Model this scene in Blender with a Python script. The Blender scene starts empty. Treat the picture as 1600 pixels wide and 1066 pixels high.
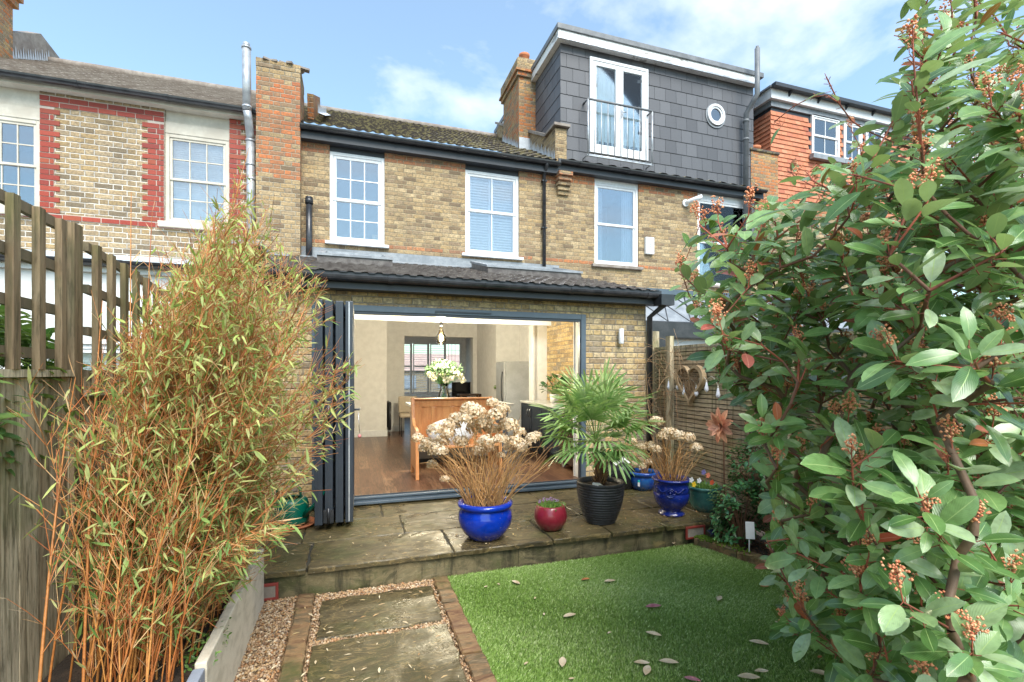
import bpy, math, random
import numpy as np
from mathutils import Vector, Matrix
SC = bpy.context.scene
COL = SC.collection
R = math.radians
# ------------------------------------------------------------------ camera
YAW = R(18.3); FPX = 756.0; HOR = 583.0; CZ = 1.72
cam = bpy.data.cameras.new('camera'); camo = bpy.data.objects.new('camera', cam); COL.objects.link(camo)
camo.location = (0, 0, CZ); camo.rotation_euler = (R(90), 0, -YAW)
cam.sensor_width = 36; cam.lens = 36 * FPX / 1600; cam.shift_y = (HOR - 533) / 1600
cam.clip_start = 0.05; cam.clip_end = 2000
SC.camera = camo
# ------------------------------------------------------------------ world and sun
SUN_EL = R(50); SUN_AZ = R(176)      # compass bearing of the sun, +Y is north: behind the camera and to the left
w = bpy.data.worlds.new('World'); SC.world = w; w.use_nodes = True
nt = w.node_tree; nt.nodes.clear()
def wn(t, **k):
    n = nt.nodes.new(t)
    for a, b in k.items(): setattr(n, a, b)
    return n
wo = wn('ShaderNodeOutputWorld'); bg = wn('ShaderNodeBackground'); bg.inputs[1].default_value = 0.15
sky = wn('ShaderNodeTexSky', sky_type='NISHITA', sun_disc=False, sun_elevation=SUN_EL, sun_rotation=SUN_AZ, altitude=50, air_density=1.3, dust_density=1.2, ozone_density=1.0)
tc = wn('ShaderNodeTexCoord'); mp = wn('ShaderNodeMapping'); mp.inputs['Scale'].default_value = (1.1, 1.1, 2.6); mp.inputs['Location'].default_value = (0.9, -2.7, 0.9); mp.inputs['Rotation'].default_value = (0.25, 0.3, 0.2)
nz = wn('ShaderNodeTexNoise'); nz.inputs['Scale'].default_value = 1.7; nz.inputs['Detail'].default_value = 9; nz.inputs['Roughness'].default_value = .55; nz.inputs['Distortion'].default_value = .35
rp = wn('ShaderNodeValToRGB'); rp.color_ramp.elements[0].position = .5; rp.color_ramp.elements[1].position = .68
rp.color_ramp.elements[0].color = (.1, .1, .1, 1); rp.color_ramp.elements[1].color = (.86, .86, .86, 1)
tn = wn('ShaderNodeMix', data_type='RGBA', blend_type='MULTIPLY'); tn.inputs[0].default_value = 1; tn.inputs[7].default_value = (.8, .99, 1.03, 1)
mx = wn('ShaderNodeMix', data_type='RGBA'); mx.inputs[7].default_value = (5.6, 5.8, 6.0, 1)
L = nt.links.new
L(tc.outputs['Generated'], mp.inputs[0]); L(mp.outputs[0], nz.inputs[0]); L(nz.outputs[0], rp.inputs[0])
L(rp.outputs[0], mx.inputs[0]); L(sky.outputs[0], tn.inputs[6]); L(tn.outputs[2], mx.inputs[6]); L(mx.outputs[2], bg.inputs[0]); L(bg.outputs[0], wo.inputs[0])
sl = bpy.data.lights.new('sun', 'SUN'); sl.energy = 2.9; sl.angle = R(36); sl.color = (1, .96, .9)
so = bpy.data.objects.new('sun', sl); COL.objects.link(so)
sd = Vector((math.sin(SUN_AZ) * math.cos(SUN_EL), math.cos(SUN_AZ) * math.cos(SUN_EL), math.sin(SUN_EL)))
so.rotation_euler = sd.to_track_quat('Z', 'Y').to_euler()
SC.view_settings.view_transform = 'Standard'; SC.view_settings.look = 'None'; SC.view_settings.exposure = 0.95; SC.view_settings.gamma = 1
# ------------------------------------------------------------------ measuring helpers (places on real planes)
SA, CA = math.sin(YAW), math.cos(YAW)
def ray(px, py):
    u = (px - 800) / FPX; v = (HOR - py) / FPX
    return SA + u * CA, CA - u * SA, v
def W(px, py, Y):
    a, b, c = ray(px, py); t = Y / b
    return Vector((a * t, Y, CZ + c * t))
def G(px, py, z):
    a, b, c = ray(px, py); t = (z - CZ) / c
    return Vector((a * t, b * t, z))
def PD(px, py, t):
    a, b, c = ray(px, py); return Vector((a * t, b * t, CZ + c * t))
def proj(p):
    d = p[0] * SA + p[1] * CA; r = p[0] * CA - p[1] * SA
    return 800 + FPX * r / d, HOR - FPX * (p[2] - CZ) / d
def inpoly(x, y, P):
    c = False; j = len(P) - 1
    for i in range(len(P)):
        if (P[i][1] > y) != (P[j][1] > y) and x < (P[j][0] - P[i][0]) * (y - P[i][1]) / (P[j][1] - P[i][1]) + P[i][0]: c = not c
        j = i
    return c
# ------------------------------------------------------------------ objects
def link(o, parent=None):
    COL.objects.link(o)
    if parent is not None:
        o.parent = parent
        if parent.type == 'EMPTY': o.matrix_parent_inverse = Matrix.Translation(-parent.location)
    return o
def thing(name, label, cat, loc=(0, 0, 0), group=None):
    o = bpy.data.objects.new(name, None); o.location = loc; o.empty_display_size = .1; COL.objects.link(o)
    return tag(o, label, cat, group)
def tag(o, label=None, cat=None, group=None, kind=None):
    if label: o['label'] = label
    if cat: o['category'] = cat
    if group: o['group'] = group
    if kind: o['kind'] = kind
    return o
def copy_tree(o, delta, parent=None):
    c = o.copy(); COL.objects.link(c)
    if parent is None: c.location = o.location + Vector(delta)
    else: c.parent = parent
    for ch in [x for x in bpy.data.objects if x.parent == o]: copy_tree(ch, (0, 0, 0), c)
    return c
class MB:
    def __init__(s): s.v = []; s.f = []; s.s = []
    def face(s, pts, sm=False):
        n = len(s.v); s.v += [tuple(p) for p in pts]; s.f.append(tuple(range(n, n + len(pts)))); s.s.append(sm); return s
    def box(s, x0, x1, y0, y1, z0, z1):
        n = len(s.v)
        s.v += [(x0, y0, z0), (x1, y0, z0), (x1, y1, z0), (x0, y1, z0), (x0, y0, z1), (x1, y0, z1), (x1, y1, z1), (x0, y1, z1)]
        for q in ((0, 3, 2, 1), (4, 5, 6, 7), (0, 1, 5, 4), (1, 2, 6, 5), (2, 3, 7, 6), (3, 0, 4, 7)):
            s.f.append(tuple(n + i for i in q)); s.s.append(False)
        return s
    def obox(s, c, sz, rot=(0, 0, 0)):
        from mathutils import Euler
        m = Euler(rot).to_matrix(); n = len(s.v); c = Vector(c)
        for sx, sy, sz_ in ((-1, -1, -1), (1, -1, -1), (1, 1, -1), (-1, 1, -1), (-1, -1, 1), (1, -1, 1), (1, 1, 1), (-1, 1, 1)):
            s.v.append(tuple(c + m @ Vector((sx * sz[0] / 2, sy * sz[1] / 2, sz_ * sz[2] / 2))))
        for q in ((0, 3, 2, 1), (4, 5, 6, 7), (0, 1, 5, 4), (1, 2, 6, 5), (2, 3, 7, 6), (3, 0, 4, 7)):
            s.f.append(tuple(n + i for i in q)); s.s.append(False)
        return s
    def tube(s, pts, r, k=8, cap=True):
        pts = [Vector(p) for p in pts]
        if not hasattr(r, '__len__'): r = [r] * len(pts)
        n0 = len(s.v); prev = None
        for i, p in enumerate(pts):
            d = (pts[min(i + 1, len(pts) - 1)] - pts[max(i - 1, 0)]).normalized()
            if prev is None: a = d.orthogonal().normalized()
            else: a = (prev - d * prev.dot(d)).normalized()
            prev = a; b = d.cross(a)
            for j in range(k):
                t = 2 * math.pi * j / k; s.v.append(tuple(p + (a * math.cos(t) + b * math.sin(t)) * r[i]))
        for i in range(len(pts) - 1):
            for j in range(k):
                a = n0 + i * k + j; b = n0 + i * k + (j + 1) % k
                s.f.append((a, b, b + k, a + k)); s.s.append(True)
        if cap:
            s.f.append(tuple(n0 + j for j in range(k))[::-1]); s.s.append(False)
            m = n0 + (len(pts) - 1) * k; s.f.append(tuple(m + j for j in range(k))); s.s.append(False)
        return s
    def lathe(s, prof, c=(0, 0, 0), k=40, fr=None):
        n0 = len(s.v)
        for i, (r, z) in enumerate(prof):
            for j in range(k):
                t = 2 * math.pi * j / k; rr = r * (fr(t, z) if fr else 1)
                s.v.append((c[0] + rr * math.cos(t), c[1] + rr * math.sin(t), c[2] + z))
        for i in range(len(prof) - 1):
            for j in range(k):
                a = n0 + i * k + j; b = n0 + i * k + (j + 1) % k
                s.f.append((a, b, b + k, a + k)); s.s.append(True)
        return s
    def ball(s, c, r, k=8, m=6, sc=(1, 1, 1)):
        n0 = len(s.v)
        for i in range(m + 1):
            ph = math.pi * i / m
            for j in range(k):
                t = 2 * math.pi * j / k
                s.v.append((c[0] + r * sc[0] * math.sin(ph) * math.cos(t), c[1] + r * sc[1] * math.sin(ph) * math.sin(t), c[2] - r * sc[2] * math.cos(ph)))
        for i in range(m):
            for j in range(k):
                a = n0 + i * k + j; b = n0 + i * k + (j + 1) % k
                s.f.append((a, b, b + k, a + k)); s.s.append(True)
        return s
    def prism(s, poly, axis, a0, a1):     # poly: 2-D outline; axis 'x','y','z' extruded from a0 to a1
        def P(p, a): return {'x': (a, p[0], p[1]), 'y': (p[0], a, p[1]), 'z': (p[0], p[1], a)}[axis]
        n = len(s.v); k = len(poly)
        s.v += [P(p, a0) for p in poly] + [P(p, a1) for p in poly]
        s.f.append(tuple(n + i for i in range(k))); s.f.append(tuple(n + k + i for i in reversed(range(k)))); s.s += [False, False]
        for i in range(k):
            j = (i + 1) % k; s.f.append((n + i, n + k + i, n + k + j, n + j)); s.s.append(False)
        return s
    def build(s, name, mat, parent=None, bevel=0, fix=True):
        me = bpy.data.meshes.new(name); me.from_pydata(s.v, [], s.f); me.materials.append(mat)
        me.polygons.foreach_set('use_smooth', s.s)
        if fix:
            import bmesh
            b = bmesh.new(); b.from_mesh(me); bmesh.ops.recalc_face_normals(b, faces=b.faces); b.to_mesh(me); b.free()
        me.update(); o = bpy.data.objects.new(name, me); link(o, parent)
        if bevel:
            m = o.modifiers.new('bevel', 'BEVEL'); m.width = bevel; m.segments = 2; m.limit_method = 'ANGLE'; m.angle_limit = R(40)
        return o
def npmesh(name, V, F, mat, parent=None, attr=None, uv=None, midx=None, smooth=True):
    """V (n,3), F (m,k) int, attr: per-vertex float 'rnd', uv: per-vertex (n,2)"""
    me = bpy.data.meshes.new(name); n = len(V); m, k = F.shape
    me.vertices.add(n); me.vertices.foreach_set('co', np.ascontiguousarray(V, dtype=np.float32).ravel())
    me.loops.add(m * k); me.loops.foreach_set('vertex_index', F.astype(np.int32).ravel())
    me.polygons.add(m); me.polygons.foreach_set('loop_start', np.arange(0, m * k, k, dtype=np.int32))
    try: me.polygons.foreach_set('loop_total', np.full(m, k, dtype=np.int32))
    except Exception: pass
    for q in (mat if isinstance(mat, (list, tuple)) else [mat]): me.materials.append(q)
    me.update(calc_edges=True)
    me.polygons.foreach_set('use_smooth', np.full(m, smooth, dtype=bool))
    if midx is not None: me.polygons.foreach_set('material_index', midx.astype(np.int32))
    if attr is not None:
        a = me.attributes.new('rnd', 'FLOAT', 'POINT'); a.data.foreach_set('value', attr.astype(np.float32))
    if uv is not None:
        l = me.uv_layers.new(name='UVMap'); l.data.foreach_set('uv', uv[F.ravel()].astype(np.float32).ravel())
    o = bpy.data.objects.new(name, me); return link(o, parent)
def nrm(a): return a / np.maximum(np.linalg.norm(a, axis=-1, keepdims=True), 1e-9)
def leaves(name, T, mat, parent=None, shape='broad'):
    """T: rows (pos3, dir3, up3, length, halfwidth, rnd)"""
    T = np.array(T, dtype=float); n = len(T)
    if shape == 'broad':
        A = [0, .1, .28, .48, .68, .86, 1]; Wd = [.06, .42, .84, 1, .97, .64, .03]; fold = .22; dr = .16
    elif shape == 'bamboo':
        A = [0, .3, .7, 1]; Wd = [.1, 1, .7, .02]; fold = .25; dr = .12
    elif shape == 'palm':
        A = [0, .3, .6, .8, 1]; Wd = [.35, 1, .9, .7, .1]; fold = .35; dr = .0
    else:
        A = [0, .5, 1]; Wd = [.3, 1, .25]; fold = .25; dr = .1
    s = len(A); B = [-1, 0, 1]
    a = np.repeat(A, 3); b = np.tile(B, s); wd = np.repeat(Wd, 3)
    pos, d, up = T[:, 0:3], nrm(T[:, 3:6]), T[:, 6:9]
    side = nrm(np.cross(d, up)); up = np.cross(side, d)
    Ln, hw, rd = T[:, 9], T[:, 10], T[:, 11]
    drop = dr * (0.4 + 1.6 * ((rd * 7.77) % 1)) if dr else 0 * rd
    V = (pos[:, None] + d[:, None] * (a[None, :, None] * Ln[:, None, None]) + side[:, None] * ((b * wd)[None, :, None] * hw[:, None, None])
         + up[:, None] * ((np.abs(b) * wd * fold)[None, :, None] * hw[:, None, None] - (a ** 2)[None, :, None] * (Ln * drop)[:, None, None]))
    q = []
    for i in range(s - 1):
        for j in range(2): o = i * 3 + j; q.append((o, o + 1, o + 4, o + 3))
    q = np.array(q); F = (q[None] + (np.arange(n) * s * 3)[:, None, None]).reshape(-1, 4)
    uv = np.tile(np.stack([b * .5 + .5, a], 1), (n, 1))
    return npmesh(name, V.reshape(-1, 3), F, mat, parent, attr=np.repeat(rd, s * 3), uv=uv)
def sticks(name, S, mat, parent=None, k=4):
    """S rows: p0(3), p1(3), r0, r1, rnd"""
    S = np.array(S, dtype=float); n = len(S); p0, p1 = S[:, :3], S[:, 3:6]; d = nrm(p1 - p0)
    ref = np.where(np.abs(d[:, 2:3]) > .9, np.array([[1., 0, 0]]), np.array([[0, 0, 1.]]))
    a = nrm(np.cross(d, ref)); b = np.cross(d, a); th = np.arange(k) * 2 * np.pi / k
    ring = a[:, None] * np.cos(th)[None, :, None] + b[:, None] * np.sin(th)[None, :, None]
    V = np.concatenate([p0[:, None] + ring * S[:, 6][:, None, None], p1[:, None] + ring * S[:, 7][:, None, None]], 1).reshape(-1, 3)
    q = np.array([(j, (j + 1) % k, (j + 1) % k + k, j + k) for j in range(k)])
    F = (q[None] + (np.arange(n) * 2 * k)[:, None, None]).reshape(-1, 4)
    return npmesh(name, V, F, mat, parent, attr=np.repeat(S[:, 8], 2 * k))
def blobs(name, C, mat, parent=None):
    """octahedra; C rows: centre(3), rx, ry, rz, angle, rnd"""
    C = np.array(C, dtype=float); n = len(C)
    U = np.array([(1, 0, 0), (0, 1, 0), (-1, 0, 0), (0, -1, 0), (0, 0, 1), (0, 0, -1)], float)
    P = U[None] * C[:, None, 3:6]; c, s = np.cos(C[:, 6]), np.sin(C[:, 6])
    x = P[:, :, 0] * c[:, None] - P[:, :, 1] * s[:, None]; y = P[:, :, 0] * s[:, None] + P[:, :, 1] * c[:, None]
    V = np.stack([x, y, P[:, :, 2]], 2) + C[:, None, :3]
    q = np.array([(0, 1, 4), (1, 2, 4), (2, 3, 4), (3, 0, 4), (1, 0, 5), (2, 1, 5), (3, 2, 5), (0, 3, 5)])
    F = (q[None] + (np.arange(n) * 6)[:, None, None]).reshape(-1, 3)
    return npmesh(name, V.reshape(-1, 3), F, mat, parent, attr=np.repeat(C[:, 7], 6), smooth=True)
# ------------------------------------------------------------------ materials
class NG:
    def __init__(s, name):
        s.m = bpy.data.materials.new(name); s.m.use_nodes = True; s.t = s.m.node_tree; s.t.nodes.clear()
        s.out = s.n('ShaderNodeOutputMaterial'); s.b = s.n('ShaderNodeBsdfPrincipled'); s.l(s.b.outputs[0], s.out.inputs[0])
    def n(s, t, **k):
        n = s.t.nodes.new(t)
        for a, b in k.items(): setattr(n, a, b)
        return n
    def l(s, a, b): s.t.links.new(a, b)
    def put(s, sock, v):
        if hasattr(v, 'is_output') or isinstance(v, bpy.types.NodeSocket): s.l(v, sock)
        else:
            if isinstance(v, (tuple, list)) and len(v) == 3 and sock.type == 'RGBA': v = (*v, 1)
            sock.default_value = v
    def m_(s, op, a, b=0.0, c=0.0, clamp=False):
        n = s.n('ShaderNodeMath', operation=op, use_clamp=clamp); s.put(n.inputs[0], a); s.put(n.inputs[1], b)
        if op in ('COMPARE', 'MULTIPLY_ADD', 'SMOOTH_MIN'): s.put(n.inputs[2], c)
        return n.outputs[0]
    def rng(s, v, a, b, c=0.0, d=1.0, it='SMOOTHSTEP'):
        n = s.n('ShaderNodeMapRange', interpolation_type=it); s.put(n.inputs[0], v)
        for i, q in enumerate((a, b, c, d)): n.inputs[i + 1].default_value = q
        return n.outputs[0]
    def mix(s, f, a, b, mode='MIX'):
        n = s.n('ShaderNodeMix', data_type='RGBA', blend_type=mode); s.put(n.inputs[0], f); s.put(n.inputs[6], a); s.put(n.inputs[7], b); return n.outputs[2]
    def noise(s, vec, sc, det=4, ro=.55, dist=0):
        n = s.n('ShaderNodeTexNoise'); n.inputs['Scale'].default_value = sc; n.inputs['Detail'].default_value = det; n.inputs['Roughness'].default_value = ro; n.inputs['Distortion'].default_value = dist
        if vec is not None: s.l(vec, n.inputs['Vector'])
        return n.outputs[0]
    def ramp(s, f, els, const=False):
        n = s.n('ShaderNodeValToRGB'); cr = n.color_ramp
        if const: cr.interpolation = 'CONSTANT'
        while len(cr.elements) < len(els): cr.elements.new(.5)
        for e, (p, c) in zip(cr.elements, els): e.position = p; e.color = (*c, 1)
        s.put(n.inputs[0], f); return n.outputs[0]
    def pos(s): return s.n('ShaderNodeNewGeometry').outputs['Position']
    def scale(s, v, k):
        n = s.n('ShaderNodeVectorMath', operation='MULTIPLY'); s.l(v, n.inputs[0]); n.inputs[1].default_value = k; return n.outputs[0]
    def bump(s, h, st=.3, dist=.01):
        n = s.n('ShaderNodeBump'); n.inputs['Strength'].default_value = st; n.inputs['Distance'].default_value = dist; s.l(h, n.inputs['Height']); s.l(n.outputs[0], s.b.inputs['Normal'])
    def set(s, **k):
        nm = {'base': 'Base Color', 'rough': 'Roughness', 'metal': 'Metallic', 'spec': 'Specular IOR Level', 'coat': 'Coat Weight', 'crough': 'Coat Roughness', 'alpha': 'Alpha', 'trans': 'Transmission Weight', 'ior': 'IOR', 'sheen': 'Sheen Weight'}
        for a, b in k.items(): s.put(s.b.inputs[nm[a]], b)
def plain(name, col, rough=.5, metal=0, col2=None, sc=4, bump=0, bsc=60, coat=0, spec=.5, vec=(1, 1, 1), lo=.35, hi=.65, dist=.005):
    g = NG(name); p = g.n('ShaderNodeTexCoord').outputs['Object']; p = g.scale(p, vec)
    f = g.noise(p, sc, 6, .6)
    c2 = col2 or tuple(c * .8 for c in col)
    base = g.mix(g.rng(f, lo, hi), col, c2)
    f2 = g.noise(p, sc * 9, 3)
    base = g.mix(g.rng(f2, .3, .7, 0, .35), base, tuple(c * .72 for c in col))
    g.set(base=base, rough=rough, metal=metal, coat=coat, spec=spec, crough=.08)
    if bump: g.bump(g.noise(p, bsc, 5, .6), bump, dist)
    return g.m
def brick(name, cols, mortar=(.42, .37, .29), red=(), redcols=((.42, .12, .05), (.55, .18, .08), (.3, .09, .05)), seed=0., bw=.108, bh=.072, dirt=.5, mw=.0045, wob=.006):
    g = NG(name); geo = g.n('ShaderNodeNewGeometry'); P = geo.outputs['Position']
    sn = g.n('ShaderNodeSeparateXYZ'); g.l(geo.outputs['True Normal'], sn.inputs[0])
    nzv = g.n('ShaderNodeTexNoise'); nzv.inputs['Scale'].default_value = 9; nzv.inputs['Detail'].default_value = 2; g.l(P, nzv.inputs['Vector'])
    wv = g.n('ShaderNodeVectorMath', operation='MULTIPLY_ADD'); g.l(nzv.outputs['Color'], wv.inputs[0]); wv.inputs[1].default_value = (wob * 2,) * 3; g.l(P, wv.inputs[2])
    sp = g.n('ShaderNodeSeparateXYZ'); g.l(wv.outputs[0], sp.inputs[0])
    st = g.m_('GREATER_THAN', g.m_('ABSOLUTE', sn.outputs[0]), .5)
    h = g.m_('ADD', g.m_('MULTIPLY', sp.outputs[0], g.m_('SUBTRACT', 1, st)), g.m_('MULTIPLY', sp.outputs[1], st))
    z = g.m_('DIVIDE', g.m_('ADD', sp.outputs[2], 10), bh); row = g.m_('FLOOR', z); fz = g.m_('FRACT', z)
    u = g.m_('ADD', g.m_('DIVIDE', g.m_('ADD', h, 50), bw * 3), g.m_('MULTIPLY', g.m_('MODULO', row, 2), .5))
    fu = g.m_('MULTIPLY', g.m_('FRACT', u), 3); hd = g.m_('GREATER_THAN', fu, 2)
    ds = g.m_('MINIMUM', fu, g.m_('SUBTRACT', 2, fu)); dh = g.m_('MINIMUM', g.m_('SUBTRACT', fu, 2), g.m_('SUBTRACT', 3, fu))
    dx = g.m_('MULTIPLY', g.m_('MAXIMUM', ds, dh), bw); dz = g.m_('MULTIPLY', g.m_('MINIMUM', fz, g.m_('SUBTRACT', 1, fz)), bh)
    d = g.m_('MINIMUM', dx, dz)
    d = g.m_('ADD', d, g.m_('MULTIPLY', g.m_('SUBTRACT', g.noise(P, 70, 2), .5), .006))
    msk = g.rng(d, mw * .75, mw * 1.35)
    cv = g.n('ShaderNodeCombineXYZ'); g.l(g.m_('ADD', g.m_('MULTIPLY', g.m_('FLOOR', u), 2), hd), cv.inputs[0]); g.l(row, cv.inputs[1]); cv.inputs[2].default_value = seed
    wnz = g.n('ShaderNodeTexWhiteNoise', noise_dimensions='3D'); g.l(cv.outputs[0], wnz.inputs['Vector'])
    n = len(cols); big = g.noise(P, 1.1, 3)
    rv = g.m_('ADD', wnz.outputs[0], g.m_('MULTIPLY', g.m_('SUBTRACT', big, .5), .3), clamp=True)
    c = g.ramp(rv, [((i + .5) / n, k) for i, k in enumerate(cols)])
    if red:
        f = None
        for (a, b) in red:
            q = g.m_('MULTIPLY', g.m_('GREATER_THAN', g.m_('MULTIPLY', g.m_('ADD', row, .5), bh), a + 10), g.m_('LESS_THAN', g.m_('MULTIPLY', g.m_('ADD', row, .5), bh), b + 10))
            f = q if f is None else g.m_('MAXIMUM', f, q)
        wn2 = g.n('ShaderNodeSeparateColor'); g.l(wnz.outputs[1], wn2.inputs[0])
        f = g.m_('MULTIPLY', f, g.m_('GREATER_THAN', wn2.outputs[1], .14))
        c = g.mix(f, c, g.ramp(wn2.outputs[2], [((i + .5) / len(redcols), k) for i, k in enumerate(redcols)]))
    mot = g.noise(P, 34, 5, .65)
    c = g.mix(g.rng(mot, .33, .7, 0, .7), c, (.13, .1, .07)); c = g.mix(g.rng(g.noise(P, 3.5, 5, .7), .5, .72, 0, .3), c, (.16, .13, .1))
    c = g.mix(g.rng(g.noise(P, 60, 3), .55, .8, 0, .5), c, (.55, .46, .33))
    mc = g.mix(g.rng(g.noise(P, 8, 4), .35, .7), mortar, tuple(k * .62 for k in mortar))
    c = g.mix(msk, mc, c)
    c = g.mix(g.rng(g.noise(P, 1.6, 6, .65), .48, .78, 0, dirt), c, (.1, .08, .055))
    g.set(base=c, rough=.9, spec=.2)
    g.bump(g.m_('ADD', g.rng(d, 0, mw * 2), g.m_('MULTIPLY', mot, .5)), .8, .014)
    return g.m
def leafmat(name, cols, rough=.35, vein=(.3, .42, .14), trans=.25, spec=.5, veinw=.035, spot=0.0, back=None):
    g = NG(name); at = g.n('ShaderNodeAttribute', attribute_name='rnd'); n = len(cols)
    c = g.ramp(at.outputs['Fac'], [(i / max(1, n - 1), k) for i, k in enumerate(cols)])
    uv = g.n('ShaderNodeUVMap').outputs[0]; s = g.n('ShaderNodeSeparateXYZ'); g.l(uv, s.inputs[0])
    P = g.pos(); c = g.mix(g.rng(g.noise(P, 45, 3), .35, .7, 0, .3), c, tuple(k * .6 for k in cols[0]))
    if spot: c = g.mix(g.rng(g.noise(P, 28, 3), .63, .7, 0, spot), c, (.06, .03, .03))
    if vein:
        ax = g.m_('ABSOLUTE', g.m_('SUBTRACT', s.outputs[0], .5)); vm = g.rng(ax, veinw * .4, veinw, 1, 0)
        wv = g.m_('SINE', g.m_('ADD', g.m_('MULTIPLY', s.outputs[1], 70), g.m_('MULTIPLY', ax, -70)))
        c = g.mix(g.rng(wv, .75, 1, 0, .22), c, vein); c = g.mix(vm, c, vein)
        g.bump(g.m_('MULTIPLY', wv, 1), .12, .002)
    if back:
        bf = g.n('ShaderNodeNewGeometry').outputs['Backfacing']; c = g.mix(g.m_('MULTIPLY', bf, .7), c, back)
    g.set(base=c, rough=rough, spec=spec)
    if trans:
        tr = g.n('ShaderNodeBsdfTranslucent'); g.l(g.mix(.5, c, (.32, .45, .06)), tr.inputs[0]); ms = g.n('ShaderNodeMixShader'); ms.inputs[0].default_value = trans
        g.l(g.b.outputs[0], ms.inputs[1]); g.l(tr.outputs[0], ms.inputs[2]); g.l(ms.outputs[0], g.out.inputs[0])
    return g.m
def rndmat(name, cols, rough=.7, spec=.3, bsc=0, metal=0):
    g = NG(name); at = g.n('ShaderNodeAttribute', attribute_name='rnd'); n = len(cols)
    c = g.ramp(at.outputs['Fac'], [(i / max(1, n - 1), k) for i, k in enumerate(cols)])
    c = g.mix(g.rng(g.noise(g.pos(), 60, 4), .35, .7, 0, .35), c, tuple(k * .5 for k in cols[0]))
    g.set(base=c, rough=rough, spec=spec, metal=metal)
    if bsc: g.bump(g.noise(g.pos(), bsc, 4), .4, .004)
    return g.m
def glass(name='window_glass', tint=(.9, .94, .95), refl=.0):
    g = NG(name); t = g.n('ShaderNodeBsdfTransparent'); t.inputs[0].default_value = (*tint, 1); gl = g.n('ShaderNodeBsdfGlossy'); gl.inputs['Roughness'].default_value = .02; gl.inputs[0].default_value = (.95, .97, 1, 1)
    fr = g.n('ShaderNodeFresnel'); fr.inputs[0].default_value = 1.5; ms = g.n('ShaderNodeMixShader'); g.l(g.m_('ADD', fr.outputs[0], refl, clamp=True), ms.inputs[0])
    g.l(t.outputs[0], ms.inputs[1]); g.l(gl.outputs[0], ms.inputs[2]); g.l(ms.outputs[0], g.out.inputs[0]); return g.m
STOCK = ((.1, .075, .05), (.28, .18, .085), (.44, .29, .13), (.52, .36, .16), (.38, .25, .115), (.55, .4, .2), (.3, .22, .14), (.5, .32, .12))
OLDST = ((.2, .14, .085), (.34, .24, .135), (.44, .31, .165), (.52, .375, .2), (.39, .275, .15), (.59, .44, .25), (.28, .2, .13), (.48, .33, .16))
M = {}
M['brick_ext'] = brick('yellow_stock_brick', ((.38, .27, .15), (.58, .4, .175), (.66, .48, .24), (.52, .35, .15), (.7, .54, .32), (.6, .41, .18), (.28, .24, .19), (.65, .49, .25)), mortar=(.42, .35, .26), seed=3., dirt=.25, mw=.0055, bh=.075, bw=.1125)
M['brick_mid'] = brick('old_stock_brick', OLDST, mortar=(.46, .38, .25), red=((5.42, 5.9), (3.86, 3.96)), redcols=((.4, .16, .08), (.5, .2, .09), (.32, .17, .1), (.55, .24, .11)), seed=1.)
M['brick_right'] = brick('old_stock_brick_right', OLDST, mortar=(.46, .38, .25), red=((5.5, 5.9), (3.86, 3.96)), redcols=((.5, .17, .07), (.6, .22, .08), (.4, .16, .08)), seed=5.)
M['brick_left'] = brick('pale_stock_brick', ((.2, .155, .1), (.34, .24, .12), (.46, .34, .2), (.38, .27, .15), (.5, .38, .23), (.3, .23, .15), (.42, .29, .14)), mortar=(.66, .6, .52), seed=7., dirt=.2, mw=.0065, bh=.079, bw=.115)
M['brick_chim'] = brick('chimney_brick', OLDST, mortar=(.46, .4, .3), red=((4.85, 6.45),), redcols=((.5, .15, .06), (.62, .2, .07), (.42, .17, .08), (.3, .2, .12), (.56, .19, .07)), seed=9., dirt=.45)
M['brick_orange'] = brick('orange_chimney_brick', ((.6, .2, .06), (.45, .3, .14), (.25, .2, .13), (.62, .24, .08), (.5, .36, .16), (.55, .18, .06)), mortar=(.42, .36, .28), seed=11., dirt=.3)
M['red_brick'] = rndmat('painted_red_brick', ((.27, .035, .02), (.34, .055, .028), (.22, .03, .02), (.33, .075, .03)), .55, .4, 120)
M['mortar'] = plain('pale_mortar', (.56, .49, .42), .9, bump=.2)
M['white'] = plain('white_upvc', (.82, .83, .84), .35, col2=(.76, .77, .78), sc=2)
M['cream'] = plain('weathered_cream_paint', (.6, .56, .47), .6, col2=(.48, .43, .35), sc=3, bump=.15)
M['soffit'] = plain('stained_white_fascia', (.82, .82, .8), .6, col2=(.3, .28, .26), sc=3, lo=.55, hi=.63, vec=(1, 1, 2))
M['black'] = plain('black_plastic_gutter', (.022, .024, .028), .28, col2=(.05, .05, .055), sc=6)
M['dark'] = plain('dark_grey_paint', (.035, .04, .048), .45)
M['anth'] = plain('anthracite_aluminium', (.075, .105, .135), .32, metal=.0, col2=(.09, .12, .15), sc=2, spec=.6)
M['anth_d'] = plain('anthracite_aluminium_dark', (.035, .045, .06), .35, spec=.6)
M['steel'] = plain('galvanised_metal', (.56, .58, .6), .42, metal=.5, col2=(.34, .35, .37), sc=6, bump=.05)
M['chrome'] = plain('brushed_steel', (.6, .61, .62), .25, metal=1)
M['lead'] = plain('lead_sheet', (.2, .22, .24), .5, metal=.1, col2=(.32, .34, .36), sc=5, bump=.2, bsc=20)
M['leadd'] = plain('dark_lead', (.13, .14, .15), .5, col2=(.2, .21, .22), sc=5, bump=.2, bsc=20)
M['leadw'] = plain('bright_lead_flashing', (.66, .7, .74), .5, metal=.1, col2=(.5, .53, .56), sc=8)
M['slate'] = rndmat('grey_wall_slates', ((.085, .087, .096), (.11, .112, .122), (.13, .132, .143), (.095, .097, .107)), .5, .4)
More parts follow.
